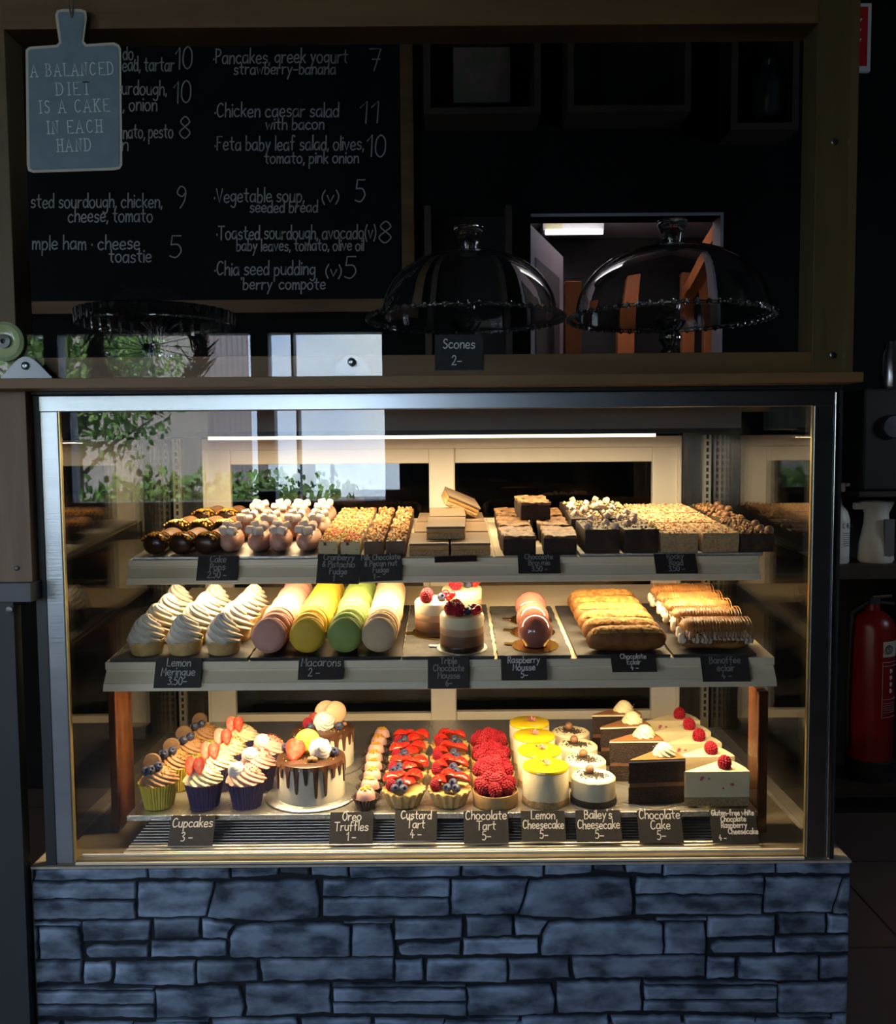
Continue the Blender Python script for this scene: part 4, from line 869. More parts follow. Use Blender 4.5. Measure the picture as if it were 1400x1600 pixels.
def raspberry(mb, c, r, m=0, T=None, seed=0):
    rd = random.Random(seed); k = rd.choice(RASPV)
    M = (T or Matrix()) @ TR(c, (rd.uniform(-.35, .35), rd.uniform(-.35, .35), rd.random()*6))
    mb.sphere((0, 0, 0), r * .87, m, 2, tuple(.6*x for x in k), M, (1, 1, 1.12))  # core darkened to paint shade into the crevices between drupelets
    for j in range(8):
        ph = -.95 + j * .345; rr = r * .84 * math.cos(ph); n = max(1, int(2*PI*rr / (r * .37)))
        for i in range(n):
            a = 2 * PI * (i + .5 * (j % 2)) / n; q = .9 + .2 * rd.random()
            mb.sphere((rr*math.cos(a), rr*math.sin(a), r*.98*math.sin(ph)), r*.205, m, 1, tuple(x*q for x in k), M)
def blueberry(mb, c, r, m=0, T=None, rot=(0, 0, 0)):
    M = (T or Matrix()) @ TR(c, rot)
    pr = [(.05*r, -r)] + [(r*math.cos(t), r*.92*math.sin(t)) for t in [-1.2, -.8, -.4, 0, .4, .8]] + [(r*.50, r*.82), (r*.46, r*.98), (r*.34, r*.98), (r*.26, r*.72), (.02*r, r*.68)]
    def cr(rr, z, a, j): return (rr * (1 + (.18*math.cos(5*a) if j in (8, 9) else 0)), z)
    mb.lathe(pr, 20, m, cr, M)
def strawberry_half(mb, T, L=.03, W=.012, mskin=0, mflesh=1):
    """half strawberry: rounded skin side up (+z), cut face down"""
    n, k = 12, 10; V = []; Fa = []; C = []
    for i in range(n + 1):
        t = i / n; w_ = W * (math.sin(PI * min(1, t*.93 + .07)) ** .6) * (1.12 - .55 * t) ; w_ = max(w_, .0006)
        for j in range(k + 1):
            a = PI * j / k; V.append((w_*math.cos(a), -L/2 + L*t, w_*.9*math.sin(a))); C.append((1, 1, 1) if t > .12 else (1.2, 3, 2.5))
    for i in range(n):
        for j in range(k): a = i*(k+1)+j; Fa.append((a, a+1, a+k+2, a+k+1))
    mb.add(V, Fa, mskin, True, C, T)
    V2 = []; C2 = []; F2 = []
    for i in range(n + 1):
        t = i / n; w_ = abs(V[i*(k+1)][0])
        for f_ in (-1, -.55, 0, .55, 1): V2.append((w_*f_, -L/2 + L*t, 0)); C2.append((1, .35, .2) if abs(f_) == 1 or t > .9 else ((1, 1.1, 1.1) if f_ else (1.05, 1.9, 2.0)))
    for i in range(n):
        for j in range(4): a = i*5+j; F2.append((a, a+5, a+6, a+1))
    mb.add(V2, F2, mflesh, True, C2, T)
def beads(mb, n, cx, cy, rx_, ry_, zf, r, seed, m=0, cols=((1, 1, 1),)):
    rd = random.Random(seed)
    for i in range(n):
        a = rd.random()*2*PI; q = math.sqrt(rd.random()); x = cx + rx_*q*math.cos(a); y = cy + ry_*q*math.sin(a)
        mb.sphere((x, y, zf(x, y)), r*rd.uniform(.8, 1.2), m, 1, rd.choice(cols))
def swirl(R, H, turns, ribs, a, tint=None, peak=0, n=64, rows=26, z0=0.0, powr=.75, seed=0):
    """piped cream mound with twisted ridges"""
    pr = [(R*.80, z0)]
    for i in range(rows + 1):
        t = i / rows; r = R * ((1 - t) ** powr) * (1.0 if t > .06 else .9 + 1.6*t); r = max(r, R*.02)
        pr.append((r, z0 + H*(.02 + .98*t)))
    rd = random.Random(seed); ph = rd.random()*6; tw = turns * 2 * PI
    def f(r, z, an, j):
        t = (z - z0)/H; u = ribs*(an + ph) + tw*t*ribs/1.0
        rg = abs(math.sin(u/2)) ; k = (1 - a) + a*1.3*rg**.7
        sp_ = .06*math.sin(an + ph + tw*t*1.2)
        c = None
        if tint: e = max(0, rg - .70)/.30; e = e*e*(.35+.65*(noise.noise((math.cos(an)*2, math.sin(an)*2, t*5+seed))*.5+.5)); c = tuple(1 - (1-q)*e for q in tint)
        off = peak*(t**4)
        return (max(.0005, r*(k + sp_) ), z, c) if not off else (max(.0005, r*(k+sp_)), z + 0*off, c)
    return pr, f
def ordw(i): return ['at the front', 'second from the front', 'third from the front', 'fourth from the front', 'fifth from the front', 'sixth from the front', 'seventh from the front', 'eighth from the front', 'ninth from the front', 'tenth from the front', 'eleventh from the front'][i]
def rz(sd, amp): return random.Random(sd).uniform(-amp, amp)

# ================================================================== upper shelf
# chocolate dipped rolls
def make_roll(v):
    o = thing('chocolate_roll', 'x', 'cake', group='chocolate dipped cake rolls'); R = .0222; L = .10
    b = MB(); pr = [(.003, 0), (R*.7, .0015), (R*.93, .006), (R, .012), (R, L-.008), (R*.9, L-.002), (.003, L)]
    b.lathe(pr, 28, 0, lambda r, z, a, j: (r*(1+.02*noise.noise((math.cos(a)*2, math.sin(a)*2, z*60+v))), z), TR((0, 0, R*.9), (-PI/2, 0, 0), (1, .86, 1)))
    b.build('sponge_roll', M_milk, o)
    d = MB(); R2 = R + .0012; pr = [(.003, -.0015), (R2*.7, 0), (R2*.95, .005), (R2, .012), (R2, .040), (R2*.985, .0425)]
    d.lathe(pr, 36, 0, lambda r, z, a, j: (r, z + (.006*noise.noise((math.cos(a)*2.5, math.sin(a)*2.5, v*3)) if j > 3 else 0)), TR((0, 0, R*.92), (-PI/2, 0, 0), (1, .86, 1)), caps=True)
    for i in range(7):
        y = .004 + i*.005; a0 = .35
        d.tube([((R2+.0006)*math.cos(t), y + .003*math.sin(t*2+i), R*.92 + .86*(R2+.0006)*math.sin(t)) for t in [a0 + (PI-2*a0)*q/10 for q in range(11)]], .0011, 5)
    d.build('chocolate_coat', M_choc, o)
    g = MB(); rd = random.Random(v)
    for i in range(80):
        t = rd.gauss(PI/2, .5); y = rd.uniform(-.001, .034); r = R2 + .001
        g.sphere((r*math.cos(t), y, R*.92 + .86*r*math.sin(t)), rd.uniform(.0016, .0032), 0, 1, rd.choice([(1, 1, 1), (1, .8, .5), (.8, .6, .4)]))
    g.build('gold_crumbs', M_bead, o); return o
base = make_roll(1); fst = True; COLN = ['left', 'middle', 'right']
for r, (s0, pxs) in enumerate(((.012, (240, 280, 319)), (.155, (272, 309, 346)), (.30, (314, 352)))):
    for c, px in enumerate(pxs):
        p = on(1, px, s0, BT); L_ = f"chocolate dipped cake roll with gold crumbs, {['front', 'middle', 'back'][r]} row, {('left' if c == 0 else 'right') if r == 2 else COLN[c]} one"
        o = base if fst else dup(base); fst = False; o.location = p; o.rotation_euler = (AL, 0, -.16 + rz(px, .05)); o['label'] = L_
# pink truffle cakes with marshmallows
def make_puff(v):
    o = thing('pink_marshmallow_cake', 'x', 'cake', group='pink cakes topped with marshmallows'); rd = random.Random(v)
    b = MB(); b.sphere((0, .05, .0215), 1, 0, 4, None, None, (.0232, .050, .0232))
    b.v = [(x, y, max(.0004, z)) for x, y, z in b.v]; b.build('coating', M_pinkc, o)
    g = MB()
    for i in range(40):
        t = rd.gauss(PI/2, .5); y = rd.uniform(.008, .06); q = math.sqrt(max(.05, 1-((y-.05)/.05)**2))
        g.sphere((.0245*q*math.cos(t), y, .0215+.0235*q*math.sin(t)), rd.uniform(.0008, .0016), 0, 1, rd.choice([(1, .8, .5), (1, .6, .35), (.9, .45, .3)]))
    g.build('gold_crumbs', M_bead, o)
    for i, (x, y, z, a) in enumerate(((-.009, .018, .042, .3), (.006, .012, .041, 1.2), (.011, .03, .047, 2.2), (-.004, .034, .049, .8))):
        MB().lathe([(.0058, -.0085), (.0080, -.0072), (.0082, .0072), (.0060, .0085)], 18, T=TR((0, 0, 0), (PI/2, 0, 0))).build('mini_marshmallow', M_marsh, o, loc=(x*1.15, y - .002, z+.0045), rot=(rd.uniform(-.3, .3), rd.uniform(-.3, .3), a+v))
    return o
pf = [make_puff(i) for i in range(2)]; used = set()
for r, (s0, pxs) in enumerate(((.010, (357.5, 397.5, 436.5, 475)), (.155, (382, 420, 458, 495)), (.30, (402, 436, 470, 504)))):
    for c, px in enumerate(pxs):
        v = (r + c) % 2; L_ = f"pink coated cake with mini marshmallows, {['front', 'middle', 'back'][r]} row, {['leftmost', 'second from left', 'third from left', 'rightmost'][c]}"
        o = pf[v] if v not in used else dup(pf[v]); used.add(v); o.location = on(1, px, s0, BT); o.rotation_euler = (AL, 0, rz(px*r+c, .12)); o['label'] = L_
# fudge columns
def make_fudge(kind, v, sx=.038, sy=.054, sz=.030):
    o = thing(kind[0], 'x', 'fudge', group=kind[1])
    V, Fa = slab(sx, sy, sz, 4, .0006, .002, v); MB().add(V, Fa).build('block', kind[2], o)
    t = MB(); chunks(t, kind[4], (-sx/2+.002, sx/2-.002), (-sy/2+.001, sy/2-.001), sz - .0005, kind[5], kind[3], 0, v, .55)
    t.build('topping', M_crumb, o); return o
K1 = ('cranberry_fudge', 'cranberry pistachio fudge pieces', fm('pale_speckled_fudge', (.06, .015, .012), (.62, .50, .30), 90, .6, lo=.34, hi=.42), [(.75, .45, .10), (.8, .55, .18), (.6, .06, .05), (.7, .12, .08), (.35, .40, .08), (.8, .6, .3)], 95, (.0022, .0046))
K2 = ('pecan_fudge', 'milk chocolate pecan fudge pieces', fm('milk_fudge', (.09, .045, .022), (.13, .065, .033), 30, .5), [(.45, .22, .07), (.6, .33, .12), (.33, .14, .05), (.7, .45, .2)], 40, (.003, .0058))
for kind, pxs, nm in ((K1, (513, 547), 'fudge with red and yellow crumbs'), (K2, (583.5, 618.5), 'brown fudge with pecan crumbs')):
    fs = [make_fudge(kind, i + 3) for i in range(3)]; us = set()
    for c, px in enumerate(pxs):
        for r in range(7):
            v = (r + c) % 3; o = fs[v] if v not in us else dup(fs[v]); us.add(v)
            o.location = col(1, px, .005, .034 + r*.0575, .0024); o.rotation_euler = (AL, 0, rz(r*7+c+px, .03)); o['label'] = f"{nm}, {ordw(r)} of the {'left' if c == 0 else 'right'} column"
# caramel shortbread
def make_short(v, sx=.077, sy=.115):
    o = thing('caramel_shortbread', 'x', 'cake', group='caramel shortbread bars')
    V, Fa = slab(sx, sy, .011, 5, .0008, .002, v); MB().add(V, Fa).build('biscuit', M_biscuit, o)
    V, Fa = slab(sx*.985, sy*.985, .010, 5, .0006, .002, v+1); MB().add(V, Fa, T=TR((0, 0, .0105))).build('caramel', fm('caramel', (.42, .22, .07), (.50, .28, .10), 40, .4), o)
    V, Fa = slab(sx*.995, sy*.995, .005, 5, .0004, .0015, v+2); MB().add(V, Fa, T=TR((0, 0, .0200))).build('chocolate_top', fm('shortbread_chocolate', (.15, .105, .07), (.19, .135, .09), 14, .38), o); return o
s_ = make_short(2); SHB = .025
def psh(px, s, lift, rot, label, first=False):
    o = s_ if first else dup(s_); o.location = on(1, px, s, lift); o.rotation_euler = rot; o['label'] = label
psh(671, .064, .0024, (AL, 0, .02), 'caramel shortbread bar in the bottom layer, front left', True)
psh(735, .064, .0024, (AL, 0, -.01), 'caramel shortbread bar in the bottom layer, front right')
psh(676, .190, .0024, (AL, 0, .03), 'caramel shortbread bar in the bottom layer, middle left'); psh(733, .190, .0024, (AL, 0, 0), 'caramel shortbread bar in the bottom layer, middle right')
psh(680, .315, .0024, (AL, 0, -.02), 'caramel shortbread bar in the bottom layer, back left'); psh(729, .315, .0024, (AL, 0, .02), 'caramel shortbread bar in the bottom layer, back right')
psh(698, .105, .0276, (AL, 0, -.02), 'caramel shortbread bar lying on top of the pile in the middle'); psh(699, .230, .0276, (AL, 0, .03), 'caramel shortbread bar on the second layer behind the top one')
psh(716, .335, .046, (AL, .42, .10), 'caramel shortbread bar tilted on edge at the back of the pile')
# brownies
def make_brownie(v, sx=.064, sy=.105, sz=.036):
    o = thing('brownie', 'x', 'cake', group='chocolate brownies')
    V, Fa = slab(sx, sy, sz, 7, .0018, .004, v, 45); MB().add(V, Fa).build('crumb', fm('brownie_crumb', (.014, .007, .004), (.03, .014, .008), 150, .75, bump=.6, bscale=170), o)
    V, Fa = slab(sx*1.01, sy*1.01, .006, 14, .0042, .002, v+4, 75); MB().add(V, Fa, T=TR((0, 0, sz - .0045))).build('crackled_crust', fm('brownie_crust', (.07, .032, .014), (.26, .14, .065), 70, .5, bump=.8, bscale=90), o); return o
br_ = [make_brownie(1), make_brownie(5)]; us = set()
def pbr(v, px, s, lift, rot, label):
    o = br_[v] if v not in us else dup(br_[v]); us.add(v); o.location = on(1, px, s, lift); o.rotation_euler = rot; o['label'] = label
pbr(0, 807.5, .060, .0024, (AL, 0, .03), 'chocolate brownie in the bottom layer, front left'); pbr(1, 872, .060, .0024, (AL, 0, -.04), 'chocolate brownie in the bottom layer, front right')
pbr(1, 801, .180, .0024, (AL, 0, 0), 'chocolate brownie in the bottom layer, middle left'); pbr(0, 861, .180, .0024, (AL, 0, .05), 'chocolate brownie in the bottom layer, middle right')
pbr(0, 797, .305, .0024, (AL, 0, .02), 'chocolate brownie in the bottom layer, back left'); pbr(1, 852, .305, .0024, (AL, 0, 0), 'chocolate brownie in the bottom layer, back right')
pbr(0, 831, .235, .0405, (AL, 0, .06), 'chocolate brownie stacked on top of the others'); 
# rocky road, oat slices, nut brownies
def make_bar(nm, grp, v, sx, sy, sz, body, cols, n, size, flat=.7, extra=None):
    o = thing(nm, 'x', 'cake', group=grp)
    V, Fa = slab(sx, sy, sz, 6, .0012, .003, v, 50); MB().add(V, Fa).build('block', body, o)
    t = MB(); chunks(t, n, (-sx/2+.003, sx/2-.003), (-sy/2+.003, sy/2-.003), sz - .001, size, cols, 0, v, flat); t.build('topping', M_crumb, o)
    if extra: extra(o, sx, sy, sz, v)
    return o
def marsh(o, sx, sy, sz, v):
    rd = random.Random(v + 50)
    for i in range(5):
        MB().lathe([(.004, -.006), (.0062, -.005), (.0062, .005), (.0042, .006)], 14).build('mini_marshmallow', fm('pink_white_marshmallow', (.66, .42, .36), (.74, .62, .52), 12, .75), o, loc=(rd.uniform(-sx/2+.006, sx/2-.006), rd.uniform(-sy/2+.006, sy/2-.006), sz + .005), rot=(rd.random()*3, rd.random()*3, rd.random()*3))
M_rocky = fm('rocky_road_block', (.016, .010, .007), (.06, .036, .022), 45, .55, lo=.5, hi=.75)
M_oat = fm('oat_block', (.40, .27, .13), (.56, .40, .21), 160, .8, bump=.6, bscale=190)
M_nutb = fm('nut_brownie_block', (.025, .014, .009), (.12, .07, .03), 60, .6, lo=.5, hi=.8, bump=.6)
def row(protos, spots, desc):
    us = set()
    for v, px, s, lab in spots:
        o = protos[v] if v not in us else dup(protos[v]); us.add(v); o.location = on(1, px, s, BT); o.rotation_euler = (AL, 0, rz(px+s*100, .05)); o['label'] = desc + ', ' + lab
C9 = [(r, c) for r in range(3) for c in range(2)]
LB6 = ['front left', 'front right', 'middle left', 'middle right', 'back left', 'back right']
row([make_bar('rocky_road_bar', 'rocky road bars', i, .068, .115, .046, M_rocky, [(.75, .52, .2), (.6, .36, .1), (.85, .7, .5), (.1, .05, .03)], 70, (.002, .0045), .7, marsh) for i in (2, 3)],
    [((r+c) % 2, [(932, 991), (912, 964), (903, 947)][r][c], .062 + .125*r, LB6[r*2+c]) for r, c in C9], 'dark rocky road bar topped with marshmallows')
row([make_bar('oat_slice', 'oat slices with red crumbs', i, .072, .115, .038, M_oat, [(.75, .58, .30), (.68, .48, .22), (.8, .66, .4), (.55, .10, .07), (.6, .16, .1)], 130, (.0015, .0034), .6) for i in (4, 5)],
    [((r+c) % 2, [(1050.5, 1111), (1024, 1080), (1004, 1054)][r][c], .062 + .125*r, LB6[r*2+c]) for r, c in C9], 'pale oat slice with red berry crumbs')
def nuts(o, sx, sy, sz, v):
    rd = random.Random(v + 9)
    for i in range(4): MB().sphere((0, 0, 0), .0085, 0, 2).build('chocolate_ball', M_milk, o, loc=(rd.uniform(-sx/2+.008, sx/2-.008), rd.uniform(-sy/2+.008, sy/2-.008), sz + .005))
row([make_bar('nut_brownie', 'nut topped brownies', i, .066, .115, .036, M_nutb, [(.30, .16, .06), (.42, .24, .09), (.12, .06, .03), (.22, .11, .05)], 90, (.003, .0065), .7, nuts) for i in (6, 7)],
    [(0, 1168, .062, 'at the front'), (1, 1136, .187, 'in the middle'), (0, 1110, .312, 'at the back')], 'dark nut topped brownie beside the right glass')

# ================================================================== lower shelf
def make_tart(v):
    o = thing('meringue_tart', 'x', 'tart', group='lemon meringue tarts')
    c = MB(); c.lathe([(.027, .0003), (.0285, .002), (.0325, .023), (.033, .026), (.031, .0265), (.0295, .021), (.001, .020)], 40, 0, lambda r, z, a, j: (r*(1+.012*noise.noise((math.cos(a)*3, math.sin(a)*3, z*80+v))), z + (.0012*noise.noise((math.cos(a)*4, math.sin(a)*4, v)) if j in (2, 3, 4) else 0), (1, 1, 1) if z > .012 else (1.05, 1.1, 1.15)))
    c.build('pastry_case', M_pastry, o)
    pr, f = swirl(.0332, .051, .60, 7, .34, (.50, .30, .12), 0, 72, 34, .021, .44, v)
    m = MB(); m.lathe(pr, 96, 0, f)
    lx, ly = random.Random(v).choice((-.008, .007, .009)), random.Random(v+1).uniform(-.006, .006)
    m.v = [(x + lx*max(0, (z-.05)/.027)**2, y + ly*max(0, (z-.05)/.027)**2, z + (.007*max(0, (z-.066)/.011)**1.5)) for x, y, z in m.v]
    m.build('meringue_swirl', M_mer, o, sharp=80); return o
mt = [make_tart(i) for i in range(3)]; us = set()
for c, px in enumerate((230, 290, 350)):
    for r in range(4):
        v = (r*2 + c) % 3; o = mt[v] if v not in us else dup(mt[v]); us.add(v)
        o.location = col(2, px, .038, .040 + r*.0755, BT, .03*(c-1)); o.rotation_euler = (AL, 0, r*1.3+c*2.1); o['label'] = f"lemon meringue tart with toasted swirl, {['left', 'middle', 'right'][c]} column, {ordw(r)}"
# macarons
def make_macaron(cn, c1, c2, fill):
    o = thing('macaron', 'x', 'macaron', group='macarons standing in rows'); R = .0325
    m = fm('macaron_' + cn, c1, c2, 26, .62, bump=.08, bscale=200)
    def shell(sgn):
        pr = [(.001, .0170), (R*.35, .0165), (R*.62, .0151), (R*.82, .0128), (R*.93, .0099), (R*.965, .0078), (R*.92, .0071), (R*1.0, .0062), (R*.985, .0044), (R*.86, .0039)]
        b = MB().lathe(pr, 44, 0, lambda r, z, a, j: (r*(1+(.012*noise.noise((math.cos(a)*9, math.sin(a)*9, z*400)) if j > 5 else 0)), z)); b.v = [(x, y, z*sgn) for x, y, z in b.v]
        if sgn < 0: b.f = [t[::-1] for t in b.f]
        return b
    for sgn in (1, -1): shell(sgn).build('shell', m, o)
    MB().lathe([(R*.74, -.0042), (R*.82, 0), (R*.74, .0042)], 32).build('filling', fill, o); return o
MR = [('pink', (.60, .30, .24), (.66, .35, .28), 422.5, fm('pink_filling', (.30, .12, .09), rough=.5)), ('yellow', (.72, .46, .03), (.78, .52, .05), 479, fm('lemon_filling', (.24, .10, .04), rough=.5)),
      ('green', (.23, .33, .07), (.29, .40, .10), 539.5, fm('pistachio_filling', (.16, .17, .05), rough=.5)), ('beige', (.60, .43, .25), (.68, .50, .31), 594, fm('mocha_filling', (.20, .09, .04), rough=.5))]
for cn, c1, c2, px, fl_ in MR:
    base = make_macaron(cn, c1, c2, fl_)
    for i in range(10):
        o = base if i == 0 else dup(base); p = col(2, px, .02, .026 + i*.0352, BT)
        o.rotation_euler = (PI/2 - .26 + AL + rz(i+px, .07), rz(i*3+px, .05), rz(i*5+px, .06)); ln = .26 - AL
        o.location = (p.x + rz(i*9+px, .0022), p.y + .0, p.z + .0325*math.cos(ln)*1.0 + .0145*math.sin(ln)); o['label'] = f"{cn} macaron standing on edge in the {cn} row, {ordw(i)}"
# triple mousse
def card_base(par, R, m, tabang, scal=0):
    b = MB(); n = 96
    poly = [((R + scal*abs(math.sin(12*2*PI*i/n)))*math.cos(2*PI*i/n), (R + scal*abs(math.sin(12*2*PI*i/n)))*math.sin(2*PI*i/n)) for i in range(n)]
    b.prism(poly, .0002, .0014); ca, sa = math.cos(tabang), math.sin(tabang)
    b.prism([(R*.95*ca + sa*.006, R*.95*sa - ca*.006), ((R+.016)*ca + sa*.005, (R+.016)*sa - ca*.005), ((R+.016)*ca - sa*.005, (R+.016)*sa + ca*.005), (R*.95*ca - sa*.006, R*.95*sa + ca*.006)], .0012, .0022)
    return b.build('cake_card', m, par)
def make_mousse(v, label):
    o = thing('layered_mousse', label, 'mousse cake', group='triple chocolate mousse cakes'); R = .041; z = .0016
    for nm, h, m in (('dark_layer', .010, M_choc), ('chocolate_layer', .020, fm('chocolate_mousse', (.14, .065, .032), (.18, .09, .045), 50, .55)), ('milk_layer', .0135, fm('milk_mousse', (.40, .24, .13), (.46, .28, .16), 50, .55)), ('white_layer', .021, fm('white_chocolate_mousse', (.78, .66, .40), (.82, .71, .46), 50, .5, sss=.1))):
        top = nm == 'white_layer'
        MB().lathe([(.001, z), (R - .0004, z), (R, z + .001), (R, z + h - (.003 if top else .0006)), (R - (.002 if top else .0003), z + h), (.001, z + h)], 56).build(nm, m, o); z += h
    card_base(o, .047, M_silver if v != 1 else M_gold, PI*.95)
    rd = random.Random(v)
    spots = [(-.021, -.006, 1), (-.006, -.016, 1), (-.010, .010, 1)] if v == 0 else [(-.016, .004, 1), (-.022, -.012, 1)]
    for i, (x, y, k) in enumerate(spots):
        b = MB(); raspberry(b, (0, 0, 0), .0125, 0, None, v*7+i); b.build('raspberry', M_rasp, o, loc=(x, y, z + .0115))
    for i, (x, y) in enumerate(((.010, -.008), (.016, .006))[:2 if v == 0 else 1]):
        b = MB(); blueberry(b, (0, 0, 0), .0085, 0, None, (1.1, .2*i, 0)); b.build('blueberry', M_blue, o, loc=(x, y, z + .0075))
    for i, (x, y, zz) in enumerate(((.024, -.012, 0), (.031, -.003, 0), (.023, .006, .004), (.030, -.014, .006))):
        MB().sphere((0, 0, 0), .0072, 0, 2).build('redcurrant', fm('redcurrant_skin', (.55, .008, .01), rough=.12, coat=.5), o, loc=(x, y, z + .0065 + zz))
    return o
for v, (px, s, lab) in enumerate(((722, .052, 'triple chocolate mousse cake with raspberries, at the front'), (681, .150, 'triple chocolate mousse cake with red berries, behind on the left'), (722, .250, 'triple chocolate mousse cake with berries, furthest back against the shelf above'))):
    o = make_mousse(v, lab); o.location = on(2, px, s, BT); o.rotation_euler = (AL, 0, [0, .3, .5][v])
# raspberry domes
def make_dome_cake():
    o = thing('glazed_mousse_dome', 'x', 'mousse cake', group='glazed pink mousse domes'); R = .0325
    pr = [(.016, .0017), (.022, .003)] + [(R*math.cos(t), .029 + R*.98*math.sin(t)) for t in [-.75 + i*.1545 for i in range(15)]] + [(.001, .029 + R*.98)]
    MB().lathe(pr, 56).build('glazed_mousse', fm('pink_mirror_glaze', (.36, .12, .095), (.38, .13, .10), 8, .10, coat=1.0), o)
    card_base(o, .0425, M_gold, PI*.93, .0022); return o
base = make_dome_cake()
for i, (px, s) in enumerate(((836, .060), (832, .146), (829, .230))):
    o = base if i == 0 else dup(base); o.location = on(2, px, s, BT); o.rotation_euler = (AL, 0, rz(i, .06)); o['label'] = f"glossy pink mousse dome on a gold card, {ordw(i)}"
# eclairs
def bun(L, W, H, v, top=False, n=26, k=24):
    V = []; Fa = []
    for i in range(n + 1):
        t = -1 + 2*i/n; x = t*L/2; q = max(.02, (1 - abs(t)**4.5))**.5
        for j in range(k):
            a = 2*PI*j/k; yy = W/2*q*math.cos(a); zz = H/2*(q**.7)*math.sin(a) + H/2
            d = noise.noise_vector(Vector((x*38, yy*50, zz*50 + v*3))) * .0022
            V.append((x + d.x*.4, yy + d.y, max(.0004, zz + d.z)))
    for i in range(n):
        for j in range(k): Fa.append((i*k+j, i*k+(j+1) % k, (i+1)*k+(j+1) % k, (i+1)*k+j))
    Fa.append(tuple(range(k))[::-1]); Fa.append(tuple(n*k+j for j in range(k))); return V, [f[::-1] for f in Fa]
M_choux = fm('choux_pastry', (.15, .055, .012), (.28, .12, .03), 40, .6, bump=.5, bscale=90)
M_craq = fm('craquelin', (.30, .125, .022), (.58, .31, .07), 110, .75, bump=1.0, bscale=150)
def make_eclair(v):
    o = thing('eclair', 'x', 'eclair', group='golden chocolate eclairs'); L, W, H = .148, .042, .044
    V, Fa = bun(L, W, H, v); MB().add(V, Fa).build('choux_bun', M_choux, o)
    b = MB(); n, k = 60, 14; V = []; Fa = []
    for i in range(n+1):
        t = -1+2*i/n; x = t*L*.475; q = max(.05, 1-abs(t)**5)**.5
        for j in range(k+1):
            a = PI*.24 + PI*.52*j/k; p = Vector((x, (W/2+.0012)*q*math.cos(a), H/2 + (H/2+.0022)*(q**.7)*math.sin(a)))
            e = abs(noise.noise(Vector((p.x*130, p.y*130, v*5))))*.0032
            V.append((p.x, p.y, p.z + e))
    for i in range(n):
        for j in range(k): a = i*(k+1)+j; Fa.append((a, a+k+1, a+k+2, a+1))
    b.add(V, Fa).build('crackled_topping', M_craq, o); return o
ec = [make_eclair(1), make_eclair(4)]; us = set()
for r in range(6):
    v = r % 2; o = ec[v] if v not in us else dup(ec[v]); us.add(v)
    o.location = col(2, 977, .035, .030 + r*.0545, BT, .0); o.rotation_euler = (AL + .05, 0, rz(r*3, .09) - .03); o['label'] = f"golden eclair with crackled top, {ordw(r)} of its row"
M_cara = fm('caramel_drizzle', (.10, .045, .016), rough=.3)
def make_banof(v):
    o = thing('cream_eclair', 'x', 'eclair', group='cream filled banoffee eclairs'); L, W = .130, .052
    V, Fa = bun(L, W, .022, v); MB().add(V, Fa).build('lower_bun', M_choux, o)
    c = MB(); rd = random.Random(v)
    for i in range(11):
        x = -L*.44 + L*.88*i/10
        for sg in (-1, 1):
            pr, f = swirl(.0105, .018, .4, 6, .2, None, 0, 24, 8, 0, .5, v*20+i); c.lathe(pr, 24, 0, f, TR((x + rd.uniform(-.002, .002), sg*.014, .017), (sg*-.5, 0, rd.random()*6)))
    c.build('piped_cream', fm('piped_cream_white', (.80, .70, .52), rough=.5), o, sharp=80)
    V, Fa = bun(L*.98, W*.92, .024, v+3); MB().add(V, Fa, T=TR((0, .002, .030), (-.06, 0, 0))).build('upper_bun', fm('glossy_choux', (.36, .15, .045), (.52, .25, .085), 50, .4, bump=.4, bscale=90), o)
    d = MB()
    for i in range(28):
        x = -L*.46 + L*.92*i/27 ; d.tube([(x + .002*math.sin(i), W*.47*math.cos(t), .042 + .0135*math.sin(t) - (.012 if t < -.1 or t > PI+.1 else 0)) for t in [-.35 + (PI+.7)*q/10 for q in range(11)]], .0009, 5)
    d.build('caramel_drizzle', fm('light_caramel', (.34, .15, .045), rough=.35), o)
    e = MB()
    for i in range(16):
        x = -L*.46 + L*.92*i/15; e.tube([(x, -W*.52, .031 + rd.uniform(-.002, .002)), (x + .003, -W*.60, .026), (x + .002, -W*.56, .018 + rd.uniform(-.003, .003))], .0010, 5)
    e.build('dark_drizzle', M_cara, o)
    return o
bf = [make_banof(1), make_banof(5)]; us = set()
for r in range(5):
    v = r % 2; o = bf[v] if v not in us else dup(bf[v]); us.add(v)
    o.location = col(2, 1113, .04, .036 + r*.060, BT + (.004 if r < 1 else .008), .0); o.rotation_euler = (AL + .10, 0, rz(r*5, .04) - .05); o['label'] = f"cream filled eclair with caramel drizzle, {ordw(r)} of its row"

# ================================================================== bottom tray
def tray(px, s, px_s=None):
    y = YT + s; x = SX(px, YT + (s if px_s is None else px_s), ZT); return Vector((x, y, ZT))
M_cupy = fm('yellow_paper', (.62, .48, .04), (.70, .56, .07), 20, .75); M_cupp = fm('purple_paper', (.045, .028, .10), (.06, .04, .13), 20, .75)
def cup(par, m):
    def f(r, z, a, j): return (r*(1 + .022*(1 if math.cos(40*a) > 0 else -1)*(1 if j < 4 else .6)), z + (.0012*math.cos(40*a) if j in (3, 4) else 0))
    MB().lathe([(.024, .0004), (.0255, .001), (.031, .030), (.0355, .047), (.0335, .0465), (.030, .036)], 160, 0, f, caps=False).build('paper_case', m, par, sharp=20)
    MB().lathe([(.023, .0015), (.030, .030), (.0335, .043), (.034, .047), (.02, .052), (.001, .053)], 28).build('sponge', fm('cupcake_sponge', (.55, .33, .10), (.66, .43, .16), 160, .85, bump=.5), par)
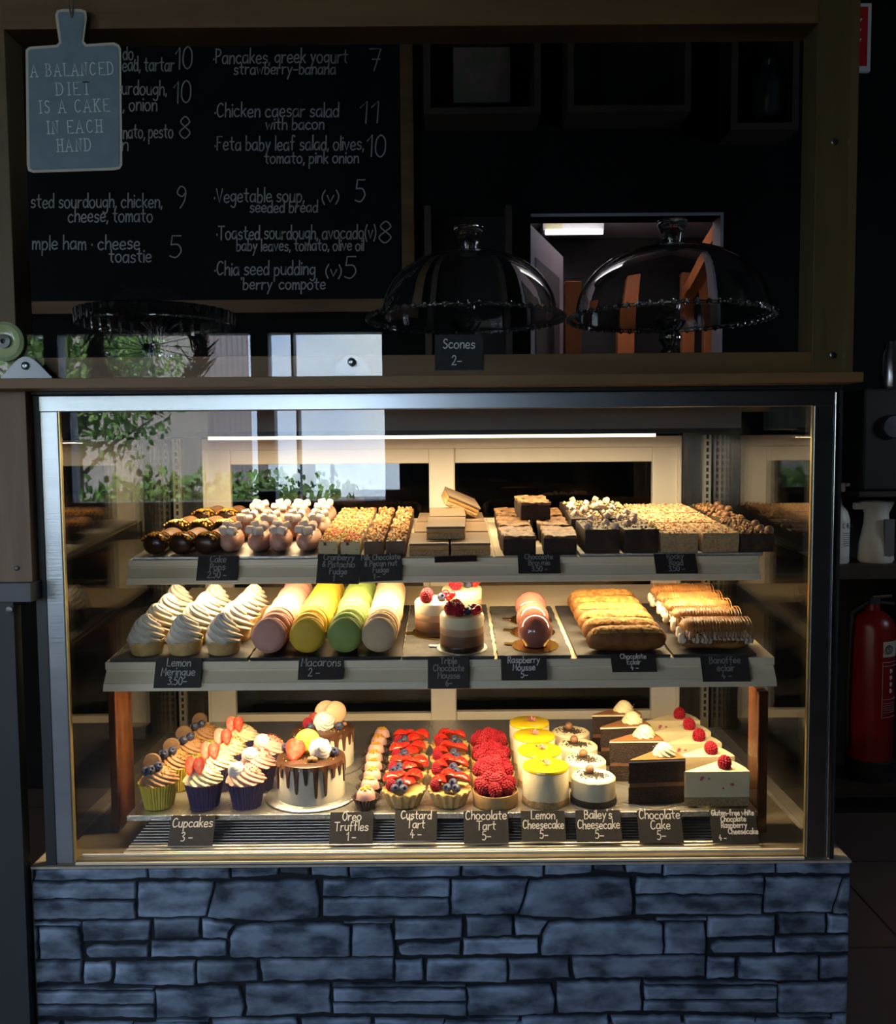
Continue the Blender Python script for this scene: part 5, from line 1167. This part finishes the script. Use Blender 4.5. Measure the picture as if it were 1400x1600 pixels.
def frost(par, m, v, R=.036, H=.028):
    pr, f = swirl(R, H, .32, 11, .16, None, 0, 72, 16, .046, .42, v); MB().lathe(pr, 88, 0, f).build('frosting', m, par, sharp=80)
def kiss(par, R, H, loc, rot=(0, 0, 0), m=None, v=0):
    pr, f = swirl(R, H, .45, 8, .14, None, 0, 48, 14, 0, .55, v); MB().lathe(pr, 56, 0, f).build('meringue_kiss', m or M_mer, par, loc=loc, rot=rot, sharp=80)
def berry_b(par, loc, r=.0085, rot=(1.0, 0, 0)): b = MB(); blueberry(b, (0, 0, 0), r); b.build('blueberry', M_blue, par, loc=loc, rot=rot)
def berry_s(par, loc, rot, L=.032, W=.0125, leaf=True):
    b = MB(); strawberry_half(b, Matrix(), L, W); o = b.build('strawberry', [M_strw, M_strc], par, loc=loc, rot=rot)
    if leaf:
        l = MB()
        for i in range(5): a = PI*(i/4); l.add([(0, -L/2, .003), (.006*math.cos(a)-.001, -L/2-.004, .003+.004*math.sin(a)), (.010*math.cos(a), -L/2-.006, .004+.008*math.sin(a)), (.006*math.cos(a)+.002, -L/2-.003, .003+.004*math.sin(a))], [(0, 1, 2, 3)], 0, False)
        l.build('strawberry_leaf', M_green, o)
def berry_r(par, loc, r=.0105, v=0, rot=(0, 0, 0)): b = MB(); raspberry(b, (0, 0, 0), r, 0, None, v); b.build('raspberry', M_rasp, par, loc=loc, rot=rot)
def make_cup1(v, last=False):
    o = thing('cupcake', 'x', 'cupcake', group='cupcakes'); cup(o, M_cupy); frost(o, M_fchoc, v)
    ck = MB(); ck.lathe([(.001, -.004), (.015, -.004), (.017, -.0015), (.017, .0015), (.015, .004), (.001, .004)], 30); c = ck.build('sandwich_cookie', fm('cookie_tan', (.085, .045, .02), (.15, .085, .036), 90, .7), o, loc=(-.012, .010, .078), rot=(1.25, .2, -.5 + v*.3))
    for i, (x, y) in enumerate(((-.020, -.012), (-.010, -.018), (.002, -.012))): berry_b(o, (x, y, .070 + .004*i), .0083, (1.0, .2*i, .3))
    b = MB(); beads(b, 40, .012, -.006, .018, .018, lambda x, y: .0765 - 18*((x)**2 + y*y)*.9, .0014, v, 0, ((1, 1, 1), (1, .85, .6))); b.build('gold_beads', M_bead, o); return o
def make_cup2(v):
    o = thing('cupcake', 'x', 'cupcake', group='cupcakes'); cup(o, M_cupp); frost(o, M_fvan, v)
    berry_s(o, (-.018, -.016, .079), (-2.0, .45, .5), .034, .014); berry_s(o, (-.003, -.019, .080), (-2.0, -.35, -.2), .032, .013, leaf=False)
    b = MB(); beads(b, 26, .008, -.008, .02, .02, lambda x, y: .0765 - 17*((x)**2 + y*y), .0012, v, 0, ((1, .9, .5), (1, .7, .2))); b.build('gold_beads', M_bead, o); return o
def make_cup3(v):
    o = thing('cupcake', 'x', 'cupcake', group='cupcakes'); cup(o, M_cupp); frost(o, M_fpink, v, .0365, .030)
    kiss(o, .0165, .017, (-.014, -.012, .070), (.75, -.35, 0), None, v)
    b = MB(); beads(b, 26, .010, -.008, .016, .014, lambda x, y: .0785 - 17*((x)**2 + y*y), .0014, v, 0, ((.55, .02, .03), (.45, .02, .04), (.9, .5, .1))); b.build('sugar_beads', M_crumb, o); return o
for c, (mk, px, n, rx_, desc) in enumerate(((make_cup1, 249, 4, .085, 'chocolate frosted cupcake in a yellow case with blueberries'), (make_cup2, 320, 4, .083, 'vanilla frosted cupcake in a purple case with strawberry'), (make_cup3, 386, 3, .083, 'pink frosted cupcake in a purple case with meringue'))):
    pr_ = [mk(c*5+1), mk(c*5+2)]; us = set()
    for r in range(n):
        v = r % 2; o = pr_[v] if v not in us else dup(pr_[v]); us.add(v)
        p = tray(px, .045 + r*rx_, .045); p.x += .004*r; o.location = p; o.rotation_euler = (0, 0, rz(r+c*9, .25)); o['label'] = f"{desc}, {ordw(r)} of its column"
# drip cakes
def make_drip(v, label, p):
    o = thing('drip_cake', label, 'cake', p, group='white drip cakes'); R, H = .062, .072
    MB().lathe([(.001, .0003), (.0835, .0003), (.085, .0012), (.085, .003), (.0835, .004), (.001, .004)], 72).build('round_board', M_silver, o)
    MB().lathe([(.001, .004), (R, .004), (R, .004+H-.006), (R-.002, .004+H-.002), (R-.006, .004+H), (.001, .004+H)], 72).build('iced_cake', fm('white_icing', (.66, .60, .46), (.70, .64, .50), 30, .5, sss=.1), o)
    rd = random.Random(v); N = 22; T_ = .004 + H
    lens = [rd.uniform(.018, .052) for _ in range(N)]
    def f(r, z, a, j):
        u = (a/(2*PI)*N) % 1; k = int(a/(2*PI)*N) % N; prof = max(0, 1 - (abs(u-.5)/.24)**4) ** .8
        if j >= 3: zz = T_ - .008 - lens[k]*prof*(1 if j > 3 else .5)*(1 if j > 3 else 1); return (R + .0028 if j == 3 else R + .0022 - (.0016 if j == 5 else 0), zz if j < 5 else zz - .001)
        return (r, z)
    MB().lathe([(.001, T_ + .0028), (R-.006, T_ + .0026), (R+.001, T_ - .001), (R+.0028, T_-.008), (R+.002, T_-.02), (R, T_-.02)], N*14, 0, f, caps=False).build('chocolate_drip', fm('drip_chocolate', (.06, .026, .013), (.085, .038, .02), 20, .28, coat=.3), o)
    z = T_ + .003
    def mac(loc, rot, cn):
        m_ = MB(); 
        for s_ in (1, -1):
            k = MB().lathe([(.001, .0125), (.016, .0115), (.022, .008), (.024, .004), (.0235, .002)], 32); m_.add([(x, y, zz*s_) for x, y, zz in k.v], k.f if s_ > 0 else [q[::-1] for q in k.f])
        q = m_.build('macaron_shells', fm('macaron_' + cn, (.6, .5, .3), (.6, .5, .3)), o, loc=loc, rot=rot); MB().lathe([(.021, -.002), (.0225, 0), (.021, .002)], 28).build('macaron_filling', MATS['mocha_filling'], q)
    if v == 1:
        mac((-.008, .012, z + .020), (1.15, -.15, .1), 'yellow'); kiss(o, .0215, .026, (.018, -.012, z + .014), (1.0, .25, 0), None, 3); berry_s(o, (-.026, -.024, z + .016), (-2.0, .30, .25), .042, .021); berry_b(o, (.046, -.008, z + .008), .0085); berry_b(o, (-.05, .018, z + .008), .0085)
        for x, y in ((.004, -.040), (.014, -.041), (.008, -.034)): MB().sphere((0, 0, 0), .0055, 0, 2).build('chocolate_ball', M_milk, o, loc=(x, y, z + .004))
        berry_s(o, (-.036, .004, z + .012), (.9, -.4, 2.6), .034, .015)
    else:
        mac((.024, .008, z + .026), (1.45, .9, .5), 'beige'); kiss(o, .0225, .026, (.005, -.012, z + .013), (.95, .1, 0), None, 5); berry_r(o, (-.030, -.010, z + .009), .011, 3); berry_b(o, (.036, -.022, z + .0075), .0085); berry_b(o, (-.022, -.028, z + .0075), .008)
        berry_s(o, (-.020, .014, z + .014), (1.1, -.3, 3.0), .032, .014); MB().sphere((0, 0, 0), .005, 0, 2).build('chocolate_ball', M_milk, o, loc=(.045, -.002, z + .005))
        mac((.004, .020, z + .024), (1.3, -.2, .2), 'beige')
    b = MB(); beads(b, 40, 0, -.02, .05, .03, lambda x, y: z, .0011, v, 0, ((1, 1, 1),)); b.build('gold_beads', M_bead, o); return o
make_drip(1, 'white drip cake with strawberry and yellow macaron, the front one', tray(487, .088)); make_drip(2, 'white drip cake with beige macaron and raspberry, the rear one', tray(506, .262))
# truffles
def make_truf(v):
    o = thing('pink_truffle', 'x', 'truffle', group='pink truffles in paper cases')
    def f(r, z, a, j): return (r*(1 + (.06 if j > 0 else .03)*math.cos(22*a)), z)
    MB().lathe([(.014, .0003), (.0205, .013), (.025, .021), (.0235, .021), (.0135, .002)], 132, 0, f, caps=False).build('paper_case', fm('brown_paper', (.05, .028, .022), (.075, .042, .032), 20, .7), o, sharp=20)
    MB().lathe([(.012, .001), (.0165, .008), (.0178, .016), (.0165, .026), (.0125, .033), (.006, .0365), (.001, .037)], 30, 0, lambda r, z, a, j: (r*(1+.03*noise.noise((math.cos(a)*2, math.sin(a)*2, z*50+v))), z)).build('truffle', fm('truffle_pink', (.66, .37, .32), (.72, .42, .36), 30, .45), o)
    b = MB(); beads(b, 16, 0, -.003, .009, .007, lambda x, y: .0375 - 20*(x*x+y*y), .0025, v, 0, ((1, 1, 1), (1, .9, .5))); b.build('gold_beads', M_bead, o); return o
tf = [make_truf(1), make_truf(2)]; us = set()
for r in range(8):
    v = r % 2; o = tf[v] if v not in us else dup(tf[v]); us.add(v); p = tray(572, .03, .03); p.y = YT + .030 + r*.0505; p.x += .003*math.sin(r); o.location = p; o['label'] = f"pink truffle with gold beads in a brown case, {ordw(r)} of its row"
# fruit tarts
def make_fruit(v, raspb=False):
    o = thing('fruit_tart', 'x', 'tart', group='custard fruit tarts')
    def f(r, z, a, j): w_ = .045*math.cos(16*a); return (r*(1 + (w_ if 0 < j < 5 else 0)), z + (.0012*noise.noise((math.cos(a)*8, math.sin(a)*8, v)) if 2 < j < 5 else 0))
    MB().lathe([(.026, .0003), (.028, .001), (.0365, .022), (.0395, .0275), (.0385, .0295), (.034, .0265), (.001, .025)], 128, 0, f).build('pastry_case', M_pastry, o, sharp=50)
    MB().lathe([(.001, .0285), (.03, .0278), (.034, .0268)], 28, caps=False).build('custard', fm('custard', (.80, .58, .16), (.85, .65, .22), 20, .35), o)
    rd = random.Random(v); z = .030
    ar = [(.014, .004, 1.25, 2.9), (-.004, .014, 1.1, 3.3), (-.018, .012, .95, 3.6), (.022, .016, 1.0, 2.6), (.006, -.006, .8, 3.1)] if v % 2 == 0 else [(-.016, -.004, 1.0, 3.4), (.002, .008, 1.2, 3.0), (.018, .006, 1.1, 2.8), (-.008, .020, 1.1, 3.2)]
    for i, (x, y, tx, rz_) in enumerate(ar): berry_s(o, (x, y, z + .010 + .004*(y > 0)), (tx - .55, rd.uniform(-.3, .3), rz_), .040, .018, False)
    berry_r(o, (-.024, -.004, z + .008) if v % 2 == 0 else (-.022, -.016, z + .008), .0105, v)
    for i, (x, y) in enumerate(((-.020, -.020), (-.006, -.026), (-.010, -.013)) if v % 2 == 0 else ((.002, -.024), (.018, -.022), (.010, -.013))): berry_b(o, (x, y, z + .0075 + (.006 if i == 2 else 0)), .0085, (1.1, rd.uniform(-.4, .4), 0))
    return o
for c, (px, nm) in enumerate(((631.5, 'left'), (702.5, 'right'))):
    pr_ = [make_fruit(c), make_fruit(c + 2)]; us = set()
    for r in range(4):
        v = r % 2; o = pr_[v] if v not in us else dup(pr_[v]); us.add(v); o.location = tray(px, .046, .046) + Vector((0, r*.083, 0)); o.rotation_euler = (0, 0, rz(r*3+c, .35)); o['label'] = f"strawberry and blueberry custard tart, {nm} column, {ordw(r)}"
def make_rtart(v):
    o = thing('raspberry_tart', 'x', 'tart', group='raspberry chocolate tarts')
    MB().lathe([(.001, .0003), (.039, .0003), (.0405, .001), (.042, .024), (.0415, .0252), (.040, .0252), (.0395, .022), (.001, .021)], 64, 0, lambda r, z, a, j: (r*(1+.006*noise.noise((math.cos(a)*5, math.sin(a)*5, z*90+v))), z)).build('pastry_case', fm('baked_tart_shell', (.48, .27, .09), (.60, .37, .14), 70, .7, bump=.3), o)
    MB().lathe([(.001, .0232), (.0395, .0222)], 32, caps=False).build('chocolate_filling', M_ganache, o)
    rd = random.Random(v)
    for k in range(10):
        if k < 7: a = k*2*PI/7 + .2; x, y, z = .0270*math.cos(a), .0270*math.sin(a), .0345
        else: a = (k-7)*2*PI/3 + .5; x, y, z = .0105*math.cos(a), .0105*math.sin(a), .0430
        berry_r(o, (x + rd.uniform(-.001, .001), y, z), .0130, v*20+k, (rd.uniform(-.6, .6), rd.uniform(-.6, .6), rd.random()*6))
    return o
pr_ = [make_rtart(1), make_rtart(2)]; us = set()
for r in range(4):
    v = r % 2; o = pr_[v] if v not in us else dup(pr_[v]); us.add(v); o.location = tray(774, .046, .046) + Vector((0, r*.087, 0)); o.rotation_euler = (0, 0, r*.4); o['label'] = f"raspberry tart in a plain pastry shell, {ordw(r)} of its column"
# small cheesecakes
def disc(par, R): MB().lathe([(.001, .0002), (R, .0002), (R, .0014), (.001, .0014)], 48).build('cake_card', M_silver, par)
def make_lemon(v):
    o = thing('lemon_cheesecake', 'x', 'cheesecake', group='lemon cheesecakes'); R = .0425; disc(o, .044)
    MB().lathe([(.001, .0016), (R, .0016), (R+.0005, .004), (R, .014), (.001, .014)], 56, 0, lambda r, z, a, j: (r*(1+.01*noise.noise((math.cos(a)*6, math.sin(a)*6, z*120+v))), z + (.003*noise.noise((math.cos(a)*4, math.sin(a)*4, v)) if j == 3 else 0))).build('biscuit_base', M_biscuit, o)
    MB().lathe([(.001, .012), (R-.0006, .012), (R-.0002, .03), (R-.0004, .062), (R-.002, .0645), (.001, .0645)], 56, 0, lambda r, z, a, j: (r*(1+.005*noise.noise((math.cos(a)*5, math.sin(a)*5, z*70+v))), z)).build('cream_filling', fm('lemon_cream', (.74, .63, .38), (.79, .70, .47), 40, .6, bump=.3, bscale=50, sss=.1), o)
    MB().lathe([(.001, .064), (R-.001, .064), (R-.0002, .0655), (R-.001, .069), (R-.003, .0698), (.001, .0698)], 56).build('jelly_top', M_yell, o)
    rd = random.Random(v)
    for i in range(3):
        p = MB(); 
        for k in range(5): a = k*1.256 + i; p.add([(0, 0, 0), (.005*math.cos(a-.4), .005*math.sin(a-.4), .003), (.009*math.cos(a), .009*math.sin(a), .006), (.005*math.cos(a+.4), .005*math.sin(a+.4), .003)], [(0, 1, 2, 3)], 0, True, rd.choice([(1, 1, 1), (1.1, 1.5, 1.3), (.8, .6, .8)]))
        p.build('petal', fm('rose_petal', (.62, .22, .28), rough=.6, attr=True), o, loc=(rd.uniform(-.007, .007), rd.uniform(-.01, .002), .0705 + .002*i), rot=(rd.uniform(-.3, .6), rd.uniform(-.4, .4), 0))
    return o
def make_bail(v):
    o = thing('cream_cheesecake', 'x', 'cheesecake', group='cheesecakes with dark crumbs'); R = .0405; disc(o, .043)
    MB().lathe([(.001, .0016), (R+.0015, .0016), (R+.002, .004), (R+.001, .013), (.001, .013)], 56, 0, lambda r, z, a, j: (r*(1+.012*noise.noise((math.cos(a)*7, math.sin(a)*7, z*120+v))), z)).build('biscuit_base', M_darkbis, o)
    MB().lathe([(.001, .0125), (R-.0004, .0125), (R, .03), (R-.0005, .046), (R-.004, .0492), (.001, .0495)], 56, 0, lambda r, z, a, j: (r*(1+.007*noise.noise((math.cos(a)*4, math.sin(a)*4, z*60+v))), z + (.001*noise.noise((math.cos(a)*5, math.sin(a)*5, v)) if j > 2 else 0))).build('cream_filling', fm('cream_cheese', (.74, .64, .41), (.79, .71, .50), 40, .6, bump=.25, bscale=60, sss=.1), o)
    c = MB(); rd = random.Random(v)
    for i in range(340):
        t = rd.random(); x = rd.gauss(-.012 + .022*t, .009); y = rd.gauss(.004 - .016*(t-.3), .007)
        if x*x + y*y < (R-.004)**2: c.sphere((x, y, .0497), rd.uniform(.0008, .0023), 0, 1, None, None, (1, 1, .6))
    c.build('chocolate_crumbs', M_darkbis, o); MB().sphere((0, 0, 0), .0085, 0, 3).build('chocolate_ball', M_milk, o, loc=(-.004, .008, .0570)); return o
for mk, px, sp_, desc, s0 in ((make_lemon, 852.5, .0885, 'lemon cheesecake with yellow jelly top and petals', .050), (make_bail, 927, .0875, 'white cheesecake with dark crumbs and chocolate ball', .050)):
    pr_ = [mk(1), mk(2)]; us = set()
    for r in range(4):
        v = r % 2; o = pr_[v] if v not in us else dup(pr_[v]); us.add(v); o.location = tray(px, s0, s0) + Vector((-.0022*r, r*sp_, 0)); o.rotation_euler = (0, 0, rz(r, .3)); o['label'] = f"{desc}, {ordw(r)} of its column"
# cake slices: tip at -x, front cut face along x at y=0, outer crust at +x
def wedge(L, ang, z0, z1, ins=0.0, n=8, v=0, jit=0.0006):
    pts = [(ins*2.2, ins*.6)]
    for i in range(n + 1):
        a = ang*i/n; pts.append(((L-ins)*math.cos(a), (L-ins)*math.sin(a) + (ins*.6 if i == 0 else -ins*.6 if i == n else 0)))
    m = MB(); k = 6; V = []; Fa = []; P2 = []
    for q in range(len(pts)):
        a, b = pts[q], pts[(q+1) % len(pts)]; d = 8 if q in (0, len(pts)-1) else 1
        for t in range(d): P2.append((a[0]+(b[0]-a[0])*t/d, a[1]+(b[1]-a[1])*t/d))
    N_ = len(P2)
    for j in range(k + 1):
        z = z0 + (z1-z0)*j/k
        for x, y in P2:
            d = noise.noise_vector(Vector((x*150, y*150, z*150 + v)))*jit; V.append((x + d.x, y + d.y, z))
    for j in range(k):
        for i in range(N_): Fa.append((j*N_+i, j*N_+(i+1) % N_, (j+1)*N_+(i+1) % N_, (j+1)*N_+i))
    Fa.append(tuple(range(N_))[::-1]); Fa.append(tuple(k*N_+i for i in range(N_))); return m.add(V, Fa)
def rosette(par, loc, R, H, m, v):
    pr, f = swirl(R, H, .35, 8, .18, None, 0, 48, 12, 0, .45, v); MB().lathe(pr, 64, 0, f).build('cream_rosette', m, par, loc=loc, sharp=80)
def make_cslice(v):
    o = thing('chocolate_cake_slice', 'x', 'cake slice', group='chocolate cake slices'); L, A = .104, math.radians(38); z = .0022
    for i, (h, m, nm) in enumerate(((.030, M_sponge, 'sponge_layer'), (.008, M_ganache, 'filling_layer'), (.038, M_sponge, 'sponge_layer'))):
        wedge(L, A, z, z + h, .0 if m is M_sponge else .0008, 8, v+i, .0014 if m is M_sponge else .0004).build(nm, m, o); z += h
    wedge(L, A, z, z + .0028, 0, 8, v, .0003).build('cream_line', fm('cream_line_white', (.75, .62, .48), rough=.6), o); z += .0028
    wedge(L + .0006, A, z, z + .0022, 0, 8, v, .0003).build('chocolate_icing', fm('icing_brown', (.24, .105, .035), (.29, .13, .045), 20, .4), o); z += .0022
    MB().add([(L*math.cos(A*i/8)*1.012, L*math.sin(A*i/8)*1.012, zz) for zz in (.0022, z) for i in range(9)], [(i, i+1, 10+i, 9+i) for i in range(8)]).build('icing_rim', MATS['icing_brown'], o)
    rosette(o, (L*.70, L*.70*math.tan(A/2), z - .001), .0225, .024, fm('butter_cream', (.82, .70, .40), rough=.5), v)
    b = MB(); rd = random.Random(v)
    for i in range(36): b.sphere((L*.74 + rd.gauss(0, .011), L*.72*math.tan(A/2) + rd.gauss(0, .012), z + .0155*max(0, 1-((i % 6)/6))), rd.uniform(.0007, .0014), 0, 1, rd.choice([(.2, .1, .04), (.5, .3, .1)]))
    b.build('chocolate_sprinkles', M_crumb, o)
    MB().prism([(-.006, .012), (.042, -.026), (L+.004, -.006), (L+.004, L*math.sin(A)+.004)], .0003, .0016).build('cake_card', fm('foil_card', (.55, .53, .48), rough=.3, metal=.8), o); return o
pr_ = [make_cslice(1), make_cslice(2)]; us = set()
for r in range(4):
    v = r % 2; o = pr_[v] if v not in us else dup(pr_[v]); us.add(v); p = tray(982, .030, .030); o.location = p + Vector((-.012*(r > 0) - .003*r, r*.087 + (.026 if r else 0), 0)); o.rotation_euler = (0, 0, .04 + rz(r, .05)); o['label'] = f"chocolate cake slice with cream rosette, {ordw(r)} of its row"
M_cc = fm('raspberry_cheesecake', (.72, .61, .36), (.77, .67, .43), 30, .6, bump=.2, bscale=50, sss=.1)
def make_rslice(v):
    o = thing('cheesecake_slice', 'x', 'cheesecake slice', group='raspberry cheesecake slices'); L, A = .117, math.radians(36); z = .0022
    wedge(L, A, z, z + .0165, 0, 8, v, .0012).build('biscuit_base', fm('oat_biscuit', (.26, .17, .07), (.46, .33, .16), 200, .85, bump=.9, bscale=230), o); z += .0165
    wedge(L, A, z, z + .047, 0, 8, v, .0006).build('cream_filling', M_cc, o)
    t = MB(); rd = random.Random(v)
    for i in range(9): x = rd.uniform(.02, L-.006); t.sphere((x, .0005, z + rd.uniform(.002, .042)), rd.uniform(.0016, .0042), 0, 2, rd.choice([(1, 1, 1), (.8, .7, .8)]), None, (1.3, .25, 1))
    t.build('raspberry_pieces', fm('raspberry_stain', (.55, .15, .17), rough=.5, attr=True), o); z += .047
    berry_r(o, (L*.66, .018, z + .010), .0128, v)
    MB().lathe([(.001, .0003), (.045, .0003), (.045, .0015), (.001, .0015)], 40, T=TR((L*.55, .03, 0), sc=(1.15, .72, 1))).build('cake_card', M_gold, o); return o
pr_ = [make_rslice(1), make_rslice(2)]; us = set()
for r in range(5):
    v = r % 2; o = pr_[v] if v not in us else dup(pr_[v]); us.add(v); p = tray(1069, .018, .018); o.location = p + Vector((-.001*r, .0 + r*.0765, 0)); o.rotation_euler = (0, 0, .02 + rz(r+4, .05)); o['label'] = f"white raspberry cheesecake slice with a raspberry on top, {ordw(r)} of its row"
